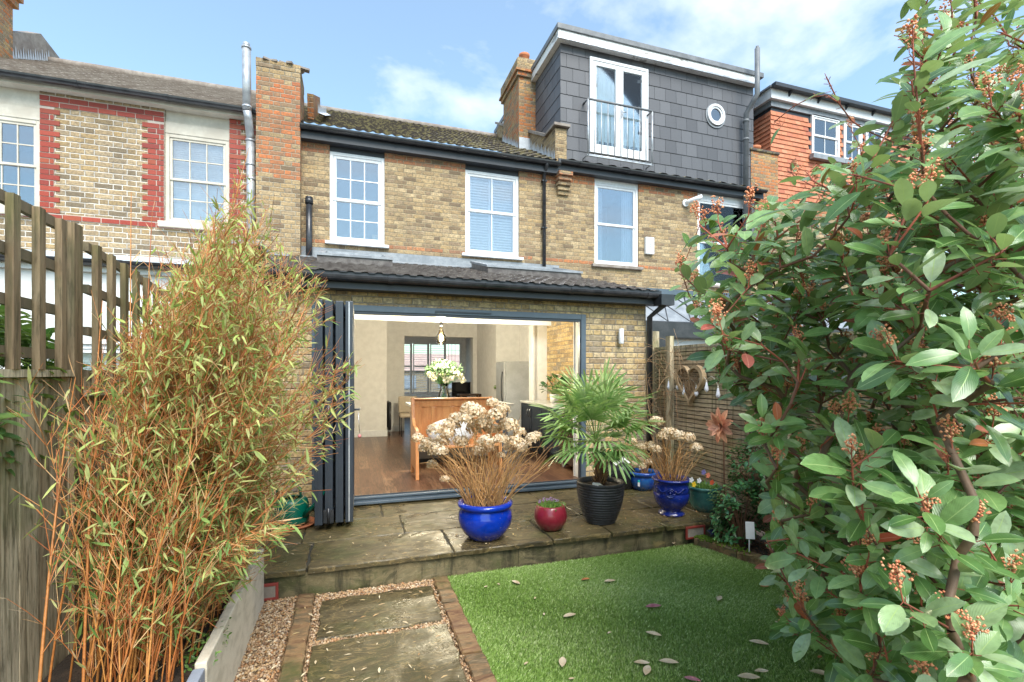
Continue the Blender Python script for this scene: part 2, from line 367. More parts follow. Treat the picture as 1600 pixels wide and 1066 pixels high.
M['tilehung'] = rndmat('orange_hung_tiles', ((.5, .17, .09), (.62, .24, .13), (.56, .2, .11), (.66, .28, .16), (.4, .13, .08)), .75, .3, 150)
M['roof_old'] = plain('weathered_roof_tiles', (.22, .18, .15), .85, col2=(.33, .29, .25), sc=7, bump=.4, bsc=40)
M['roof_moss'] = plain('mossy_roof_tiles', (.075, .06, .05), .8, col2=(.27, .23, .11), sc=14, bump=.4, lo=.46, hi=.6)
M['roof_new'] = plain('brown_concrete_tiles', (.075, .06, .055), .45, col2=(.17, .15, .135), sc=9, bump=.25)
M['terra'] = plain('terracotta', (.6, .2, .08), .75, col2=(.45, .16, .08), sc=10, bump=.2)
M['glass'] = glass(); M['glassr'] = glass('reflective_glass', (.75, .8, .85), .15); M['glassm'] = glass('sky_reflecting_glass', (.88, .91, .94), .13)
M['room'] = plain('warm_plaster', (.82, .81, .79), .85, col2=(.8, .79, .77), sc=1)
M['ceil'] = plain('white_plaster', (.85, .84, .82), .85, col2=(.83, .82, .8), sc=1)
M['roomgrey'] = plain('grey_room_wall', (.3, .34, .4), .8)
M['blind'] = plain('pale_blind', (.86, .86, .83), .6)
M['curtain'] = plain('sheer_curtain', (.75, .8, .82), .8, sc=3)
M['render'] = plain('white_render', (.8, .8, .79), .8, col2=(.72, .72, .7), sc=2, bump=.15)
# ================================================================== BUILDINGS
YM = 8.7        # plane of the terrace's back wall
YE = 5.75       # plane of the brick extension
ZP = 0.22       # patio
ZF = 0.30       # indoor floor
rnd = random.Random(5)
def wall(x0, x1, z0, z1, y, holes=(), depth=.12, back=0):
    """front sheet in plane Y=y with openings and their reveals"""
    b = MB(); xs = sorted({x0, x1, *[min(max(h[i], x0), x1) for h in holes for i in (0, 1)]}); zs = sorted({z0, z1, *[min(max(h[i], z0), z1) for h in holes for i in (2, 3)]})
    for i in range(len(xs) - 1):
        for j in range(len(zs) - 1):
            cx = (xs[i] + xs[i + 1]) / 2; cz = (zs[j] + zs[j + 1]) / 2
            if any(h[0] < cx < h[1] and h[2] < cz < h[3] for h in holes): continue
            b.face([(xs[i], y, zs[j]), (xs[i + 1], y, zs[j]), (xs[i + 1], y, zs[j + 1]), (xs[i], y, zs[j + 1])])
            if back: b.face([(xs[i], y + back, zs[j]), (xs[i], y + back, zs[j + 1]), (xs[i + 1], y + back, zs[j + 1]), (xs[i + 1], y + back, zs[j])])
    for a, c, d, e in holes:
        q = y + depth
        if a > x0: b.face([(a, y, d), (a, y, e), (a, q, e), (a, q, d)])
        if c < x1: b.face([(c, y, d), (c, q, d), (c, q, e), (c, y, e)])
        b.face([(a, y, e), (c, y, e), (c, q, e), (a, q, e)]); 
        if d > z0: b.face([(a, y, d), (a, q, d), (c, q, d), (c, y, d)])
    return b
def frame(b, x0, x1, z0, z1, y0, y1, w, wb=None):
    wb = wb or w
    b.box(x0, x0 + w, y0, y1, z0, z1).box(x1 - w, x1, y0, y1, z0, z1).box(x0 + w, x1 - w, y0, y1, z1 - w, z1).box(x0 + w, x1 - w, y0, y1, z0, z0 + wb); return b
def bars(b, x0, x1, z0, z1, y, nx, nz_, w=.016):
    for i in range(1, nx): c = x0 + (x1 - x0) * i / nx; b.box(c - w / 2, c + w / 2, y, y + .02, z0, z1)
    for i in range(1, nz_):
        c = z0 + (z1 - z0) * i / nz_; xs = [x0 + (x1 - x0) * k / nx for k in range(nx + 1)]
        for k in range(nx): b.box(xs[k] + (w / 2 if k else 0), xs[k + 1] - (w / 2 if k < nx - 1 else 0), y + .002, y + .018, c - w / 2, c + w / 2)
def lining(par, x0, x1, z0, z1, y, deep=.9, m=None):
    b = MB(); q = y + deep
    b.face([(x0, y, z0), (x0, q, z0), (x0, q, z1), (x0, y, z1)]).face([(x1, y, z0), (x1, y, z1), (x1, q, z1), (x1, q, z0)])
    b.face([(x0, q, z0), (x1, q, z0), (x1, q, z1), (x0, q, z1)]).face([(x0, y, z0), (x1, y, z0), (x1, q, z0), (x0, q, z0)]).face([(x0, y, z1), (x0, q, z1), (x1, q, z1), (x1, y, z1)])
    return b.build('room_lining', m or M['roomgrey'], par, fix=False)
def sash(par, x0, x1, z0, z1, y, nx=3, nzt=2, nzb=2, mat='white', fw=.055, split=.5, blind=None, sill='white', gm='glass', sill_h=.05, inner=.045):
    """two-light window; y = wall plane. window > sash, glazing_bars, pane, sill, blind"""
    zm = z0 + (z1 - z0) * (1 - split)
    wdw = frame(MB(), x0, x1, z0, z1, y + .03, y + .11, fw).build('window', M[mat], par, bevel=.004)
    a0, a1 = x0 + fw, x1 - fw
    for k, (c0, c1, yy, n) in enumerate(((zm - .02, z1 - fw, y + .045, nzt), (z0 + fw, zm + .02, y + .062, nzb))):
        frame(MB(), a0 + .002, a1 - .002, c0, c1, yy, yy + .035, inner).build('sash', M[mat], wdw, bevel=.003)
        gb = MB(); bars(gb, a0 + inner, a1 - inner, c0 + inner, c1 - inner, yy + .004, nx, n)
        if gb.v: gb.build('glazing_bars', M[mat], wdw)
        MB().box(a0 + inner - .004, a1 - inner + .004, yy + .014, yy + .018, c0 + inner - .004, c1 - inner + .004).build('pane', M[gm], wdw)
    if sill: MB().box(x0 - .07, x1 + .07, y - .07, y + .045, z0 - sill_h, z0 - .002).build('sill', M[sill], wdw, bevel=.005)
    if blind == 'slats':
        b = MB(); n = int((z1 - z0 - 2 * fw) / .034)
        for i in range(n): b.obox(((a0 + a1) / 2, y + .135, z0 + fw + .02 + i * .034), (a1 - a0, .037, .003), (R(75), 0, 0))
        b.build('blind', M['blind'], wdw)
    if blind == 'shutter':
        b = MB(); xm = (a0 + a1) / 2
        for (p, q) in ((a0, xm), (xm, a1)):
            for (c0, c1) in ((z0 + fw, zm), (zm, z1 - fw)):
                frame(b, p + .004, q - .004, c0 + .003, c1 - .003, y + .13, y + .155, .04)
                n = int((c1 - c0 - .1) / .05)
                for i in range(n): b.obox(((p + q) / 2, y + .143, c0 + .065 + i * (c1 - c0 - .11) / n), (q - p - .085, .055, .007), (R(58), 0, 0))
        b.build('shutter', M['white'], wdw)
    if blind == 'curtain':
        for p, q, s in ((a0, a0 + .2, 1), (a1 - .26, a1, -1)):
            b = MB(); n = 24
            for i in range(n):
                t0, t1 = p + (q - p) * i / n, p + (q - p) * (i + 1) / n
                b.face([(t0, y + .16 + .018 * math.sin(i * 1.3), z0 + .02), (t1, y + .16 + .018 * math.sin(i * 1.3 + 1.3), z0 + .02), (t1, y + .16 + .018 * math.sin(i * 1.3 + 1.3), z1 - .05), (t0, y + .16 + .018 * math.sin(i * 1.3), z1 - .05)], True)
            b.build('curtain', M['curtain'], wdw, fix=False)
    lining(wdw, x0 + .005, x1 - .005, z0 + .005, z1 - .005, y + .115, 1.2, M['room'] if blind == 'shutter' else None)
    return wdw
def split_build(b, name, m, par, bevel=0):
    n = len(b.v); lab = list(range(n))
    def fnd(a):
        while lab[a] != a: a = lab[a]
        return a
    for f_ in b.f:
        for q in f_[1:]: lab[fnd(q)] = fnd(f_[0])
    gr = {}
    for i, f_ in enumerate(b.f): gr.setdefault(fnd(f_[0]), []).append(i)
    for fs in gr.values():
        c = MB(); mp_ = {}
        for i in fs:
            for q in b.f[i]:
                if q not in mp_: mp_[q] = len(c.v); c.v.append(b.v[q])
            c.f.append(tuple(mp_[q] for q in b.f[i])); c.s.append(b.s[i])
        c.build(name, m, par, bevel)
def rect(px0, py0, px1, py1, Y=YM):
    a = W(px0, py0, Y); b = W(px1, py1, Y); return a.x, b.x, b.z, a.z
def tiled(par, name, mat, x0, x1, y0, z0, y1, z1, tw=.3, course=.33, amp=.018, step=.014, holes=(), per=6):
    """pantile/plain tile roof from eave (y0,z0) to ridge (y1,z1): real course steps and rolls"""
    Ls = math.hypot(y1 - y0, z1 - z0); nc = max(1, round(Ls / course)); nx = max(2, int((x1 - x0) / tw * per))
    sv = []; 
    for i in range(nc): sv += [(i / nc, 1.0), ((i + .999) / nc, 0.0)]
    dy, dz = (y1 - y0) / Ls, (z1 - z0) / Ls; ny, nz_ = -dz, dy
    V = []; rr = np.random.RandomState(3)
    jit = rr.uniform(-.5, .5, (nc + 1, int((x1 - x0) / tw) + 3))
    for (s, hh) in sv:
        c = int(s * nc)
        for j in range(nx + 1):
            x = x0 + (x1 - x0) * j / nx; ph = (x - x0) / tw
            a = amp * (min(1, max(0, 1.9 * math.sin(ph * 2 * math.pi) + .3)) if amp > .006 else (0 if (ph % 1) > .12 else -1))
            o = a + step * hh + jit[c][int(ph)] * step * .25
            V.append((x, y0 + dy * s * Ls + ny * o, z0 + dz * s * Ls + nz_ * o))
    V = np.array(V); F = []
    for i in range(len(sv) - 1):
        for j in range(nx):
            cy = (V[i * (nx + 1) + j][1] + V[(i + 1) * (nx + 1) + j][1]) / 2; cx = V[i * (nx + 1) + j][0]
            if any(h[0] < cx < h[1] and h[2] < cy < h[3] for h in holes): continue
            a = i * (nx + 1) + j; F.append((a, a + 1, a + nx + 2, a + nx + 1))
    return npmesh(name, V, np.array(F), mat, par, smooth=False)
def gutter(par, x0, x1, y, z, r=.055, fascia=.2, mat='black', fm='dark', soffit=.22):
    b = MB(); n = 8
    pr = [(y + r * math.cos(math.pi + math.pi * i / n), z + r * math.sin(math.pi + math.pi * i / n)) for i in range(n + 1)]
    pr += [(p[0] * .86 + y * .14, p[1] * .86 + z * .14) for p in reversed(pr)]
    b.prism(pr, 'x', x0, x1)
    k = x0 + .4
    while k < x1: b.prism([(y + (r + .007) * math.cos(math.pi + math.pi * i / n), z + (r + .007) * math.sin(math.pi + math.pi * i / n)) for i in range(n + 1)] + [(y + r, z + .006), (y - r, z + .006)], 'x', k, k + .05); k += 1.1
    g = b.build('gutter', M[mat], par)
    if fascia: MB().box(x0, x1, y + r + .006, y + r + .03, z - fascia, z + .062).build('fascia', M[fm], par)
    if soffit: MB().box(x0, x1, y + r + .03, y + r + .03 + soffit, z - fascia, z - fascia + .015).build('soffit', M[fm], par)
    return g
def flashing(par, pts, h=.11, w=.085, side=(-1, 0, 0)):
    """stepped lead teeth along a sloping line"""
    b = MB()
    for i in range(len(pts) - 1):
        p, q = Vector(pts[i]), Vector(pts[i + 1]); n = max(1, int((q - p).length / w)); s = Vector(side) * .012
        for k in range(n):
            a = p.lerp(q, k / n) + s; c = p.lerp(q, (k + 1) / n) + s; mz = h * (1 + .25 * math.sin(k * 2.3))
            b.face([a, c, c.lerp(a, .25) + Vector((0, 0, .07)), a.lerp(c, .12) + Vector((0, 0, .07 + mz)), a + Vector((0, 0, .07))])
            b.face([a, c, c + Vector(side) * .12 + Vector((0, 0, -.03)), a + Vector(side) * .12 + Vector((0, 0, -.03))])
    return b.build('lead_flashing', M['leadw'], par, fix=False)
RY, RZ = 12.7, 8.1      # ridge
EZ = 5.80; EM = 5.74; EL = 5.86   # eaves of the right, middle and left houses
XL, XR = -1.13, 3.78    # party lines

# ---------------------------------------------------------------- middle house with the extension
mid = thing('terraced_house', 'yellow brick terraced house with tiled extension and open folding doors', 'house', (1.3, YM, 0), 'houses of the terrace')
w1 = rect(515, 235, 601, 384); w2 = rect(727, 264, 811, 403)
bay = rect(0, 0, 0, 0)
hd = lambda r: (r[0], r[1], r[2], EM - .04)
wall(XL, XR, 3.2, EM, YM, [hd(w1), hd(w2)], .12).build('upper_wall', M['brick_mid'], mid, fix=False)
for r_ in (w1, w2):
    MB().box(r_[0] + .002, r_[1] - .002, YM + .035, YM + .08, r_[3], EM - .042).build('lintel_panel', M['dark'], mid)
a = sash(mid, *w1, YM, 3, 2, 2, split=.52, inner=.05, gm='glassr')
b = sash(mid, *w2, YM, 2, 1, 1, split=.47, blind='shutter', inner=.045, gm='glassm')
# things on the sill of the first window
tiled(mid, 'roof', M['roof_moss'], XL, XR, YM - .12, EM + .05, RY, RZ + .06, .16, .3, .02, .03)
bb = MB(); bb.tube([(XL + k * .45, RY, RZ + .07) for k in range(12)], .09, 8); bb.build('ridge_tiles', M['roof_old'], mid)
gutter(mid, XL + .33, XR, YM - .2, EM, .06, .18)
# chimney breast on the left party wall
cl, cr_, ct = W(400, 90, 8.5), W(469, 100, 8.5), 0
ch = MB().box(cl.x, cr_.x, 8.5, 9.15, 3.35, cl.z - .12).box(cl.x - .004, cr_.x + .004, 8.495, 9.155, cl.z - .12, cl.z).build('chimney', M['brick_chim'], mid)
bb = MB()
for i in range(9): bb.obox((cl.x + .04 + i * .078, 8.62 + .1 * math.sin(i * 2), cl.z + .004), (.09, .22, .03), (.05 * math.sin(i), .05 * math.cos(i * 3), i))
bb.build('mortar_cap', M['roof_old'], ch)
MB().obox((cr_.x + .1, 10.2, 6.92), (.1, 2.2, .4), (R(27), 0, 0)).build('parapet', M['brick_orange'], mid)
flashing(mid, [(cr_.x + .24, 8.75, 6.1), (cr_.x + .24, 11.6, 7.55)], side=(1, 0, 0))
# soil pipe
p = W(483, 300, YM - .1)
bb = MB().tube([(p.x, YM - .1, 3.3), (p.x, YM - .1, W(483, 310, YM - .1).z)], .05, 14); z = W(483, 310, YM - .1).z
bb.tube([(p.x, YM - .1, z - .09), (p.x, YM - .1, z)], .064, 14); bb.tube([(p.x, YM - .1, z - .01), (p.x, YM - .1, z + .02)], .057, 14); bb.build('soil_pipe', M['black'], mid)
# party wall and stack on the right of the main roof
pt = MB()
sl_ = (RZ - EM) / (RY - YM)
for (ya, yb) in ((YM + .02, 9.05), (9.05, 10.1), (11.2, RY)):
    pass
par = MB().prism([(YM - .02, EZ - .1), (YM - .02, 6.5), (9.1, 6.52), (RY, RZ + .42), (RY, RZ - .2)], 'x', XR - .02, XR + .22)
parp = par.build('parapet', M['brick_mid'], mid)
pcap = MB().obox((XR + .1, 8.87, 6.55), (.34, .52, .05), (R(0), 0, 0)); pcap.prism([(9.12, 6.52), (9.12, 6.58), (RY, RZ + .49), (RY, RZ + .43)], 'x', XR - .07, XR + .27)
pcap.build('coping', M['roof_old'], parp)
flashing(mid, [(XR - .03, YM - .05, EM + .1), (XR - .03, 10.1, EM + .1 + 1.4 * sl_)], side=(-1, 0, 0), h=.15)
k0, k1 = 3.5, 3.93; zt = W(812, 118, 10.1).z
st = MB().box(k0, k1, 10.1, 11.25, EZ + .3, zt - .02).box(k0 - .05, k1 + .05, 10.05, 11.3, zt - .02, zt + .07).box(k0 - .09, k1 + .09, 10.01, 11.34, zt + .07, zt + .12).build('chimney', M['brick_orange'], mid, bevel=.006)
MB().box(k0 - .06, k1 + .06, 10.04, 11.31, zt + .12, zt + .36).box(k0 - .03, k1 + .03, 10.07, 11.28, zt + .36, zt + .4).build('chimney_head', M['brick_mid'], st, bevel=.02)
for yy in (10.35, 10.95): MB().lathe([(.0, 0), (.11, 0), (.105, .2), (.12, .21), (.125, .26), (.1, .27), (.085, .2)], ((k0 + k1) / 2, yy, zt + .38), 20).build('chimney_pot', M['terra'], st)
flashing(mid, [(k0, 10.1, EM + .1 + 1.42 * sl_), (k0, 11.3, EM + .1 + 2.6 * sl_)], side=(-1, 0, 0))
MB().box(k0, k1, 10.07, 10.09, EZ + .1 + 1.3 * sl_, EZ + .3 + 1.4 * sl_).build('lead_apron', M['leadw'], mid)
# corbelled bricks under the gutter
bb = MB()
for i in range(5): bb.box(XR + .02 - .012 * i, XR + .26, YM - .05 - .045 * i, YM - .002, 5.2 + i * .08, 5.272 + i * .08)
bb.build('corbel', M['brick_mid'], mid, bevel=.004)
# black downpipe
dpx = W(851, 300, YM - .08).x
bb = MB().tube([(dpx, YM - .2, EZ - .06), (dpx, YM - .19, EZ - .14), (dpx, YM - .06, EZ - .26), (dpx, YM - .06, 3.75)], .034, 12)
for zz in (5.4, 4.5): bb.box(dpx - .05, dpx + .05, YM - .09, YM - .001, zz, zz + .025)
bb.build('downpipe', M['black'], mid)
# cable along the wall
# ---- extension
DX0, DX1 = -.42, W(915, 500, YE).x; DZ1 = W(554, 476.6, YE).z; DZ0 = ZP + .02
EXL, EXR = -1.0, W(1009, 480, YE).x
EAVE = W(820, 446, YE - .22).z; TOPZ = 3.62
ew = wall(EXL, EXR, 0, EAVE - .08, YE, [(DX0, DX1, DZ0, DZ1)], .3)
ew.face([(EXR, YE, 0), (EXR, YM, 0), (EXR, YM, TOPZ - .1), (EXR, YE, EAVE - .08)]); ew.face([(EXL, YE, 0), (EXL, YE, EAVE - .08), (EXL, YM, TOPZ - .1), (EXL, YM, 0)])
ew.build('extension_wall', M['brick_ext'], mid, fix=False)
RL = [(W(501, 395, 8.2).x, W(607, 405, 8.2).x, 7.35, 8.45), (W(742, 415, 8.2).x, W(876, 430, 8.2).x, 7.35, 8.45)]
tiled(mid, 'extension_roof', M['roof_new'], EXL - .1, EXR + .08, YE - .2, EAVE, YM, TOPZ, .15, .3, .015, .035, holes=RL, per=8)
rs = (TOPZ - EAVE) / (YM - YE + .2)
rz = lambda y: EAVE + (y - YE + .2) * rs
MB().prism([(YM - .2, rz(YM - .2) + .04), (YM - .2, rz(YM - .2) + .055), (YM - .01, TOPZ + .06), (YM - .01, TOPZ + .2), (YM - .003, TOPZ + .2), (YM - .003, TOPZ - .02)], 'x', XL + .3, EXR).build('lead_flashing', M['lead'], mid)
for (a, c, y0, y1) in RL:
    fr = MB()
    for (p, q, r0, r1) in ((a, a + .07, y0, y1), (c - .07, c, y0, y1), (a + .07, c - .07, y0, y0 + .07), (a + .07, c - .07, y1 - .07, y1)):
        fr.prism([(r0, rz(r0) - .2), (r0, rz(r0) + .13), (r1, rz(r1) + .13), (r1, rz(r1) - .2)], 'x', p, q)
    f = fr.build('rooflight', M['roof_new'], mid)
    tr = MB()
    for (p, q, r0, r1) in ((a - .02, a + .09, y0 - .02, y1 + .02), (c - .09, c + .02, y0 - .02, y1 + .02), (a + .09, c - .09, y0 - .02, y0 + .09), (a + .09, c - .09, y1 - .09, y1 + .02)):
        tr.prism([(r0, rz(r0) + .132), (r0, rz(r0) + .165), (r1, rz(r1) + .165), (r1, rz(r1) + .132)], 'x', p, q)
    tr.build('rooflight_trim', M['lead'], f)
    MB().prism([(y0 + .07, rz(y0 + .07) + .12), (y0 + .07, rz(y0 + .07) + .13), (y1 - .07, rz(y1 - .07) + .13), (y1 - .07, rz(y1 - .07) + .12)], 'x', a + .07, c - .07).build('pane', M['glass'], f)
gutter(mid, EXL - .12, EXR + .12, YE - .25, EAVE - .02, .055, .125, soffit=.16)
bb = MB().tube([(EXR + .1, YE - .27, EAVE - .06), (EXR + .1, YE - .27, EAVE - .16), (EXR + .03, YE - .05, EAVE - .3), (EXR + .03, YE - .05, ZP)], .038, 12)
bb.box(EXR + .0, EXR + .2, YE - .36, YE - .18, EAVE - .17, EAVE - .03)
bb.build('downpipe', M['black'], mid)
# timber climbing-plant pole handled with the fence
# door frame
f = MB(); frame(f, DX0, DX1, DZ0, DZ1, YE - .015, YE + .075, .07, .05)
fr_ = f.build('door_frame', M['anth'], mid, bevel=.004)
MB().box(DX0 + .07, DX1 - .07, YE - .03, YE + .08, DZ0 + .052, DZ0 + .075).box(DX0, DX1, YE - .07, YE - .017, DZ0, DZ0 + .03).build('threshold_track', M['anth'], fr_, bevel=.004)
MB().box(DX0 + .075, DX1 - .075, YE + .02, YE + .03, DZ0 + .076, DZ0 + .086).build('track_rail', M['anth_d'], fr_)
MB().box(DX0 + .07, DX1 - .07, YE - .003, YE + .06, DZ1 - .1, DZ1 - .072).build('head_track', M['anth_d'], fr_)
vx = W(680, 485, YE).x; vx1 = W(767, 489, YE).x
MB().box(vx, vx1, YE - .03, YE - .016, DZ1 - .045, DZ1 - .03).box(vx, vx + .015, YE - .034, YE - .016, DZ1 - .05, DZ1 - .03).build('trickle_vent', M['anth_d'], fr_)
MB().box(DX1 - .085, DX1 - .071, YE + .0, YE + .05, DZ0 + .08, DZ1 - .1).build('seal', M['anth_d'], fr_)
bb = MB()
for zz in (.5, 1.0, 1.6, 2.1): bb.box(DX1 - .09, DX1 - .086, YE + .01, YE + .03, zz, zz + .1)
split_build(bb, 'keep_plate', M['chrome'], fr_)
# folded leaves
def leaf(xi, xo, wd=.80, handle=False, hinge=False, strip='anth_d'):
    """door leaf standing out from the wall, inner edge at xi and outer edge at xo"""
    y0, y1 = YE - .04, YE - .04 - wd; an = math.atan2(xo - xi, wd); z0, z1 = DZ0 + .04, DZ1 - .075
    c, s = math.cos(an), math.sin(an); T = .07
    def X(b):
        b.v = [(xi + (q[1]) * s + q[0] * c, y0 - q[1] * c + q[0] * s, q[2]) for q in b.v]; return b
    b = MB()       # local: x thickness, y = distance outwards
    b.box(0, T, 0, .085, z0, z1).box(0, T, wd - .085, wd, z0, z1).box(0, T, .085, wd - .085, z1 - .085, z1).box(0, T, .085, wd - .085, z0, z0 + .1)
    b.box(.012, .038, .085, .1, z0 + .1, z1 - .085).box(.012, .038, wd - .1, wd - .085, z0 + .1, z1 - .085)
    l = X(b).build('door_leaf', M['anth_d'], mid, bevel=.003)
    X(MB().box(.021, .029, .09, wd - .09, z0 + .1, z1 - .085)).build('pane', M['glassr'], l)
    X(MB().box(.028, .04, wd + .001, wd + .004, z0 + .01, z1 - .01)).build('edge_strip', M[strip], l)
    if hinge:
        for hz in (.02, 1.0): X(MB().box(-.01, T + .01, wd + .005, wd + .03, z0 + hz, z0 + hz + .12).tube([(T / 2, wd + .035, z0 + hz - .01), (T / 2, wd + .035, z0 + hz + .14)], .012, 8)).build('hinge', M['black'], l)
    if handle:
        X(MB().box(T + .001, T + .012, wd - .1, wd - .07, 1.18, 1.42).tube([(T + .01, wd - .085, 1.36), (T + .055, wd - .085, 1.36), (T + .06, wd - .2, 1.36)], .01, 8)).build('handle', M['anth_d'], l)
    return l
leaf(-.045, -.06, .78, handle=True, strip='steel'); leaf(-.125, -.15, .76); leaf(-.215, -.245, .78, hinge=True); leaf(-.30, -.335, .80)
# ---- rooms seen through the doors
IX0, IX1 = -.85, 3.6; YB = 12.1; FY = 16.9
pl = MB()
fl = MB().box(IX0, IX1 + .1, YE + .08, YB, ZF - .1, ZF).box(.9, 3.9, YB, FY + .5, ZF - .1, ZF - .0005)
g = NG('walnut_floor'); P = g.pos(); sp = g.n('ShaderNodeSeparateXYZ'); g.l(P, sp.inputs[0])
col_ = g.m_('FLOOR', g.m_('DIVIDE', g.m_('ADD', sp.outputs[0], 9), .14)); wv = g.n('ShaderNodeTexWhiteNoise', noise_dimensions='1D'); g.l(col_, wv.inputs['W'])
yy = g.m_('ADD', sp.outputs[1], g.m_('MULTIPLY', wv.outputs[0], 1.2)); rr_ = g.m_('FLOOR', g.m_('DIVIDE', yy, 1.2))
cv = g.n('ShaderNodeCombineXYZ'); g.l(col_, cv.inputs[0]); g.l(rr_, cv.inputs[1]); w2n = g.n('ShaderNodeTexWhiteNoise'); g.l(cv.outputs[0], w2n.inputs[0])
gr = g.noise(g.scale(P, (14, 1.2, 1)), 3, 6, .6, 1.5)
c = g.ramp(w2n.outputs[0], ((0, (.1, .045, .025)), (.35, (.17, .085, .045)), (.6, (.26, .15, .085)), (.8, (.14, .065, .035)), (1, (.22, .12, .065))))
c = g.mix(g.rng(gr, .4, .6, 0, .85), c, (.055, .024, .013))
fx = g.m_('FRACT', g.m_('DIVIDE', g.m_('ADD', sp.outputs[0], 9), .14)); fy = g.m_('FRACT', g.m_('DIVIDE', yy, 1.2))
j = g.m_('MAXIMUM', g.m_('LESS_THAN', fx, .018), g.m_('LESS_THAN', fy, .0025)); c = g.mix(j, c, (.02, .01, .006))
g.set(base=c, rough=.32, spec=.45); M['floorwood'] = g.m
fl.build('room_floor', M['floorwood'], mid)
WT = 2.98
rw = MB()
rw.prism([(YE + .31, ZF), (YE + .31, 2.72), (8.4, 3.3), (YB, 3.3), (YB, ZF)], 'x', IX0 - .1, IX0)
rw.box(IX0, .74, 11.2, YB, ZF, WT)                                  # chimney nib facing the doors
rw.box(.74, 1.22, YB, YB + .12, ZF, WT).box(1.22, 2.95, YB, YB + .12, 2.63, WT).box(2.95, IX1, YB, YB + .12, ZF, WT)
rw.box(3.05, IX1 - .002, 10.35, YB - .002, ZF, WT)                    # breast on the right
rw.box(3.33, IX1 + .02, 8.72, 9.0, ZF, 2.66)                         # pier
rw.box(IX0 + .001, IX1 + .01, 8.55, 9.0, 2.66, 3.5)                     # downstand beam
rw.box(IX1, IX1 + .1, 9.0, YB, ZF, WT)
rw.box(1.1, 1.22, YB + .121, 14.6, ZF, WT).box(1.1, 1.22, 14.6, FY + .3, ZF, 1.0).box(1.1, 1.22, 14.6, FY + .3, 2.75, WT).box(3.85, 3.95, YB + .121, FY + .5, ZF, WT).box(2.951, 3.85, YB + .121, YB + .3, ZF, WT)  # left wall has an unseen opening, added to brighten the front room
bx0, bx1, bz0, bz1 = 1.35, 3.7, ZF + .62, 2.8
rw.box(1.22, bx0, FY, FY + .15, ZF, WT).box(bx1, 3.85, FY, FY + .15, ZF, WT).box(bx0, bx1, FY, FY + .15, ZF, bz0).box(bx0, bx1, FY, FY + .15, bz1, WT)
rw.box(DX1 - .02, IX1, YE + .31, YE + .33, ZF, 2.6)
split_build(rw, 'room_wall', M['room'], mid)
MB().prism([(YE + .31, ZF), (YE + .31, 2.74), (8.718, 3.36), (8.718, ZF)], 'x', IX1, IX1 + .05).build('exposed_brick_wall', M['brick_ext'], mid)
MB().box(DX1 - .005, IX1 - .002, YE + .08, YE + .3, ZF, DZ1).build('door_reveal', M['ceil'], mid)
cb = MB().box(IX0, IX1 + .1, 9.0, YB + .12, WT, WT + .05).box(1.0, 4, YB + .12, FY + .4, WT + .001, WT + .05)
# sloping ceiling under the lean-to with openings for the rooflights
xs = sorted({IX0 - .1, IX1 + .1, *[v for r_ in RL for v in r_[:2]]}); ys = [YE + .1, 7.35, 8.45, YM - .0]
for i in range(len(xs) - 1):
    for j_ in range(3):
        if j_ == 1 and any(r_[0] < (xs[i] + xs[i + 1]) / 2 < r_[1] for r_ in RL): continue
        cb.prism([(ys[j_], rz(ys[j_]) - .2), (ys[j_ + 1], rz(ys[j_ + 1]) - .2), (ys[j_ + 1], rz(ys[j_ + 1]) - .17), (ys[j_], rz(ys[j_]) - .17)], 'x', xs[i], xs[i + 1])
cb.build('ceiling', M['ceil'], mid)
MB().box(IX0 + .002, IX1 - .002, 8.50, 8.548, 2.62, 2.72).box(3.29, 3.329, 8.69, 8.74, ZF, 2.62).build('white_trim', M['ceil'], mid)
sk = MB()
for (a, c, y) in ((IX0, .755, 11.18), (.76, 1.22, YB - .02), (2.95, 3.05, YB - .02)): sk.box(a, c, y, y + .018, ZF, ZF + .14)
sk.box(.742, .76, 11.2, YB - .02, ZF, ZF + .14).box(DX1 - .012, DX1 + .02, YE + .1, YE + .32, ZF, ZF + .17)
split_build(sk, 'skirting_board', M['white'], mid, .004)
# front bay window with shutters
bw_ = MB(); frame(bw_, bx0, bx1, bz0, bz1, FY + .02, FY + .09, .06)
for i in (1, 2, 3): x = bx0 + (bx1 - bx0) * i / 4; bw_.box(x - .035, x + .035, FY + .018, FY + .085, bz0 + .06, bz1 - .06)
bwo = bw_.build('bay_window', M['white'], mid)
MB().box(bx0, bx1, FY + .05, FY + .056, bz0, bz1).build('pane', M['glass'], bwo)
sw_ = MB(); sw_.box(1.13, 1.19, 14.6, 14.66, 1.001, 2.749).box(1.13, 1.19, FY - .07, FY - .001, 1.001, 2.749).box(1.13, 1.19, 15.7, 15.76, 1.001, 2.749); sw_.build('added_opening_frame', M['white'], bwo)  # frame of the added side opening that lets in extra daylight
for i in range(3):
    x0_ = bx0 + .06 + (bx1 - bx0) * i / 4; x1_ = x0_ + (bx1 - bx0) / 4 - .07; b = MB()
    for (c0, c1) in ((bz0 + .06, 1.95), (1.95, bz1 - .06)):
        frame(b, x0_, x1_, c0, c1, FY - .03, FY - .005, .035)
        n = int((c1 - c0) / .075)
        for k in range(1, n): b.obox(((x0_ + x1_) / 2, FY - .018, c0 + k * (c1 - c0) / n), (x1_ - x0_ - .07, .05, .008), (R(8), 0, 0))
    b.build('shutter', M['white'], bwo)
b = MB(); x0_ = bx0 + (bx1 - bx0) * .75
for i in range(1, 4): b.box(x0_ + i * .12, x0_ + i * .12 + .008, FY + .04, FY + .048, bz0 + .06, bz1 - .06)
for i in range(1, 9): b.box(x0_, bx1, FY + .036, FY + .0395, bz0 + i * .2, bz0 + i * .2 + .008)
b.build('leaded_lights', M['dark'], bwo)
MB().box(1.22, 3.85, FY - .06, FY - .001, bz0 - .05, bz0 - .002).build('window_board', M['white'], mid)
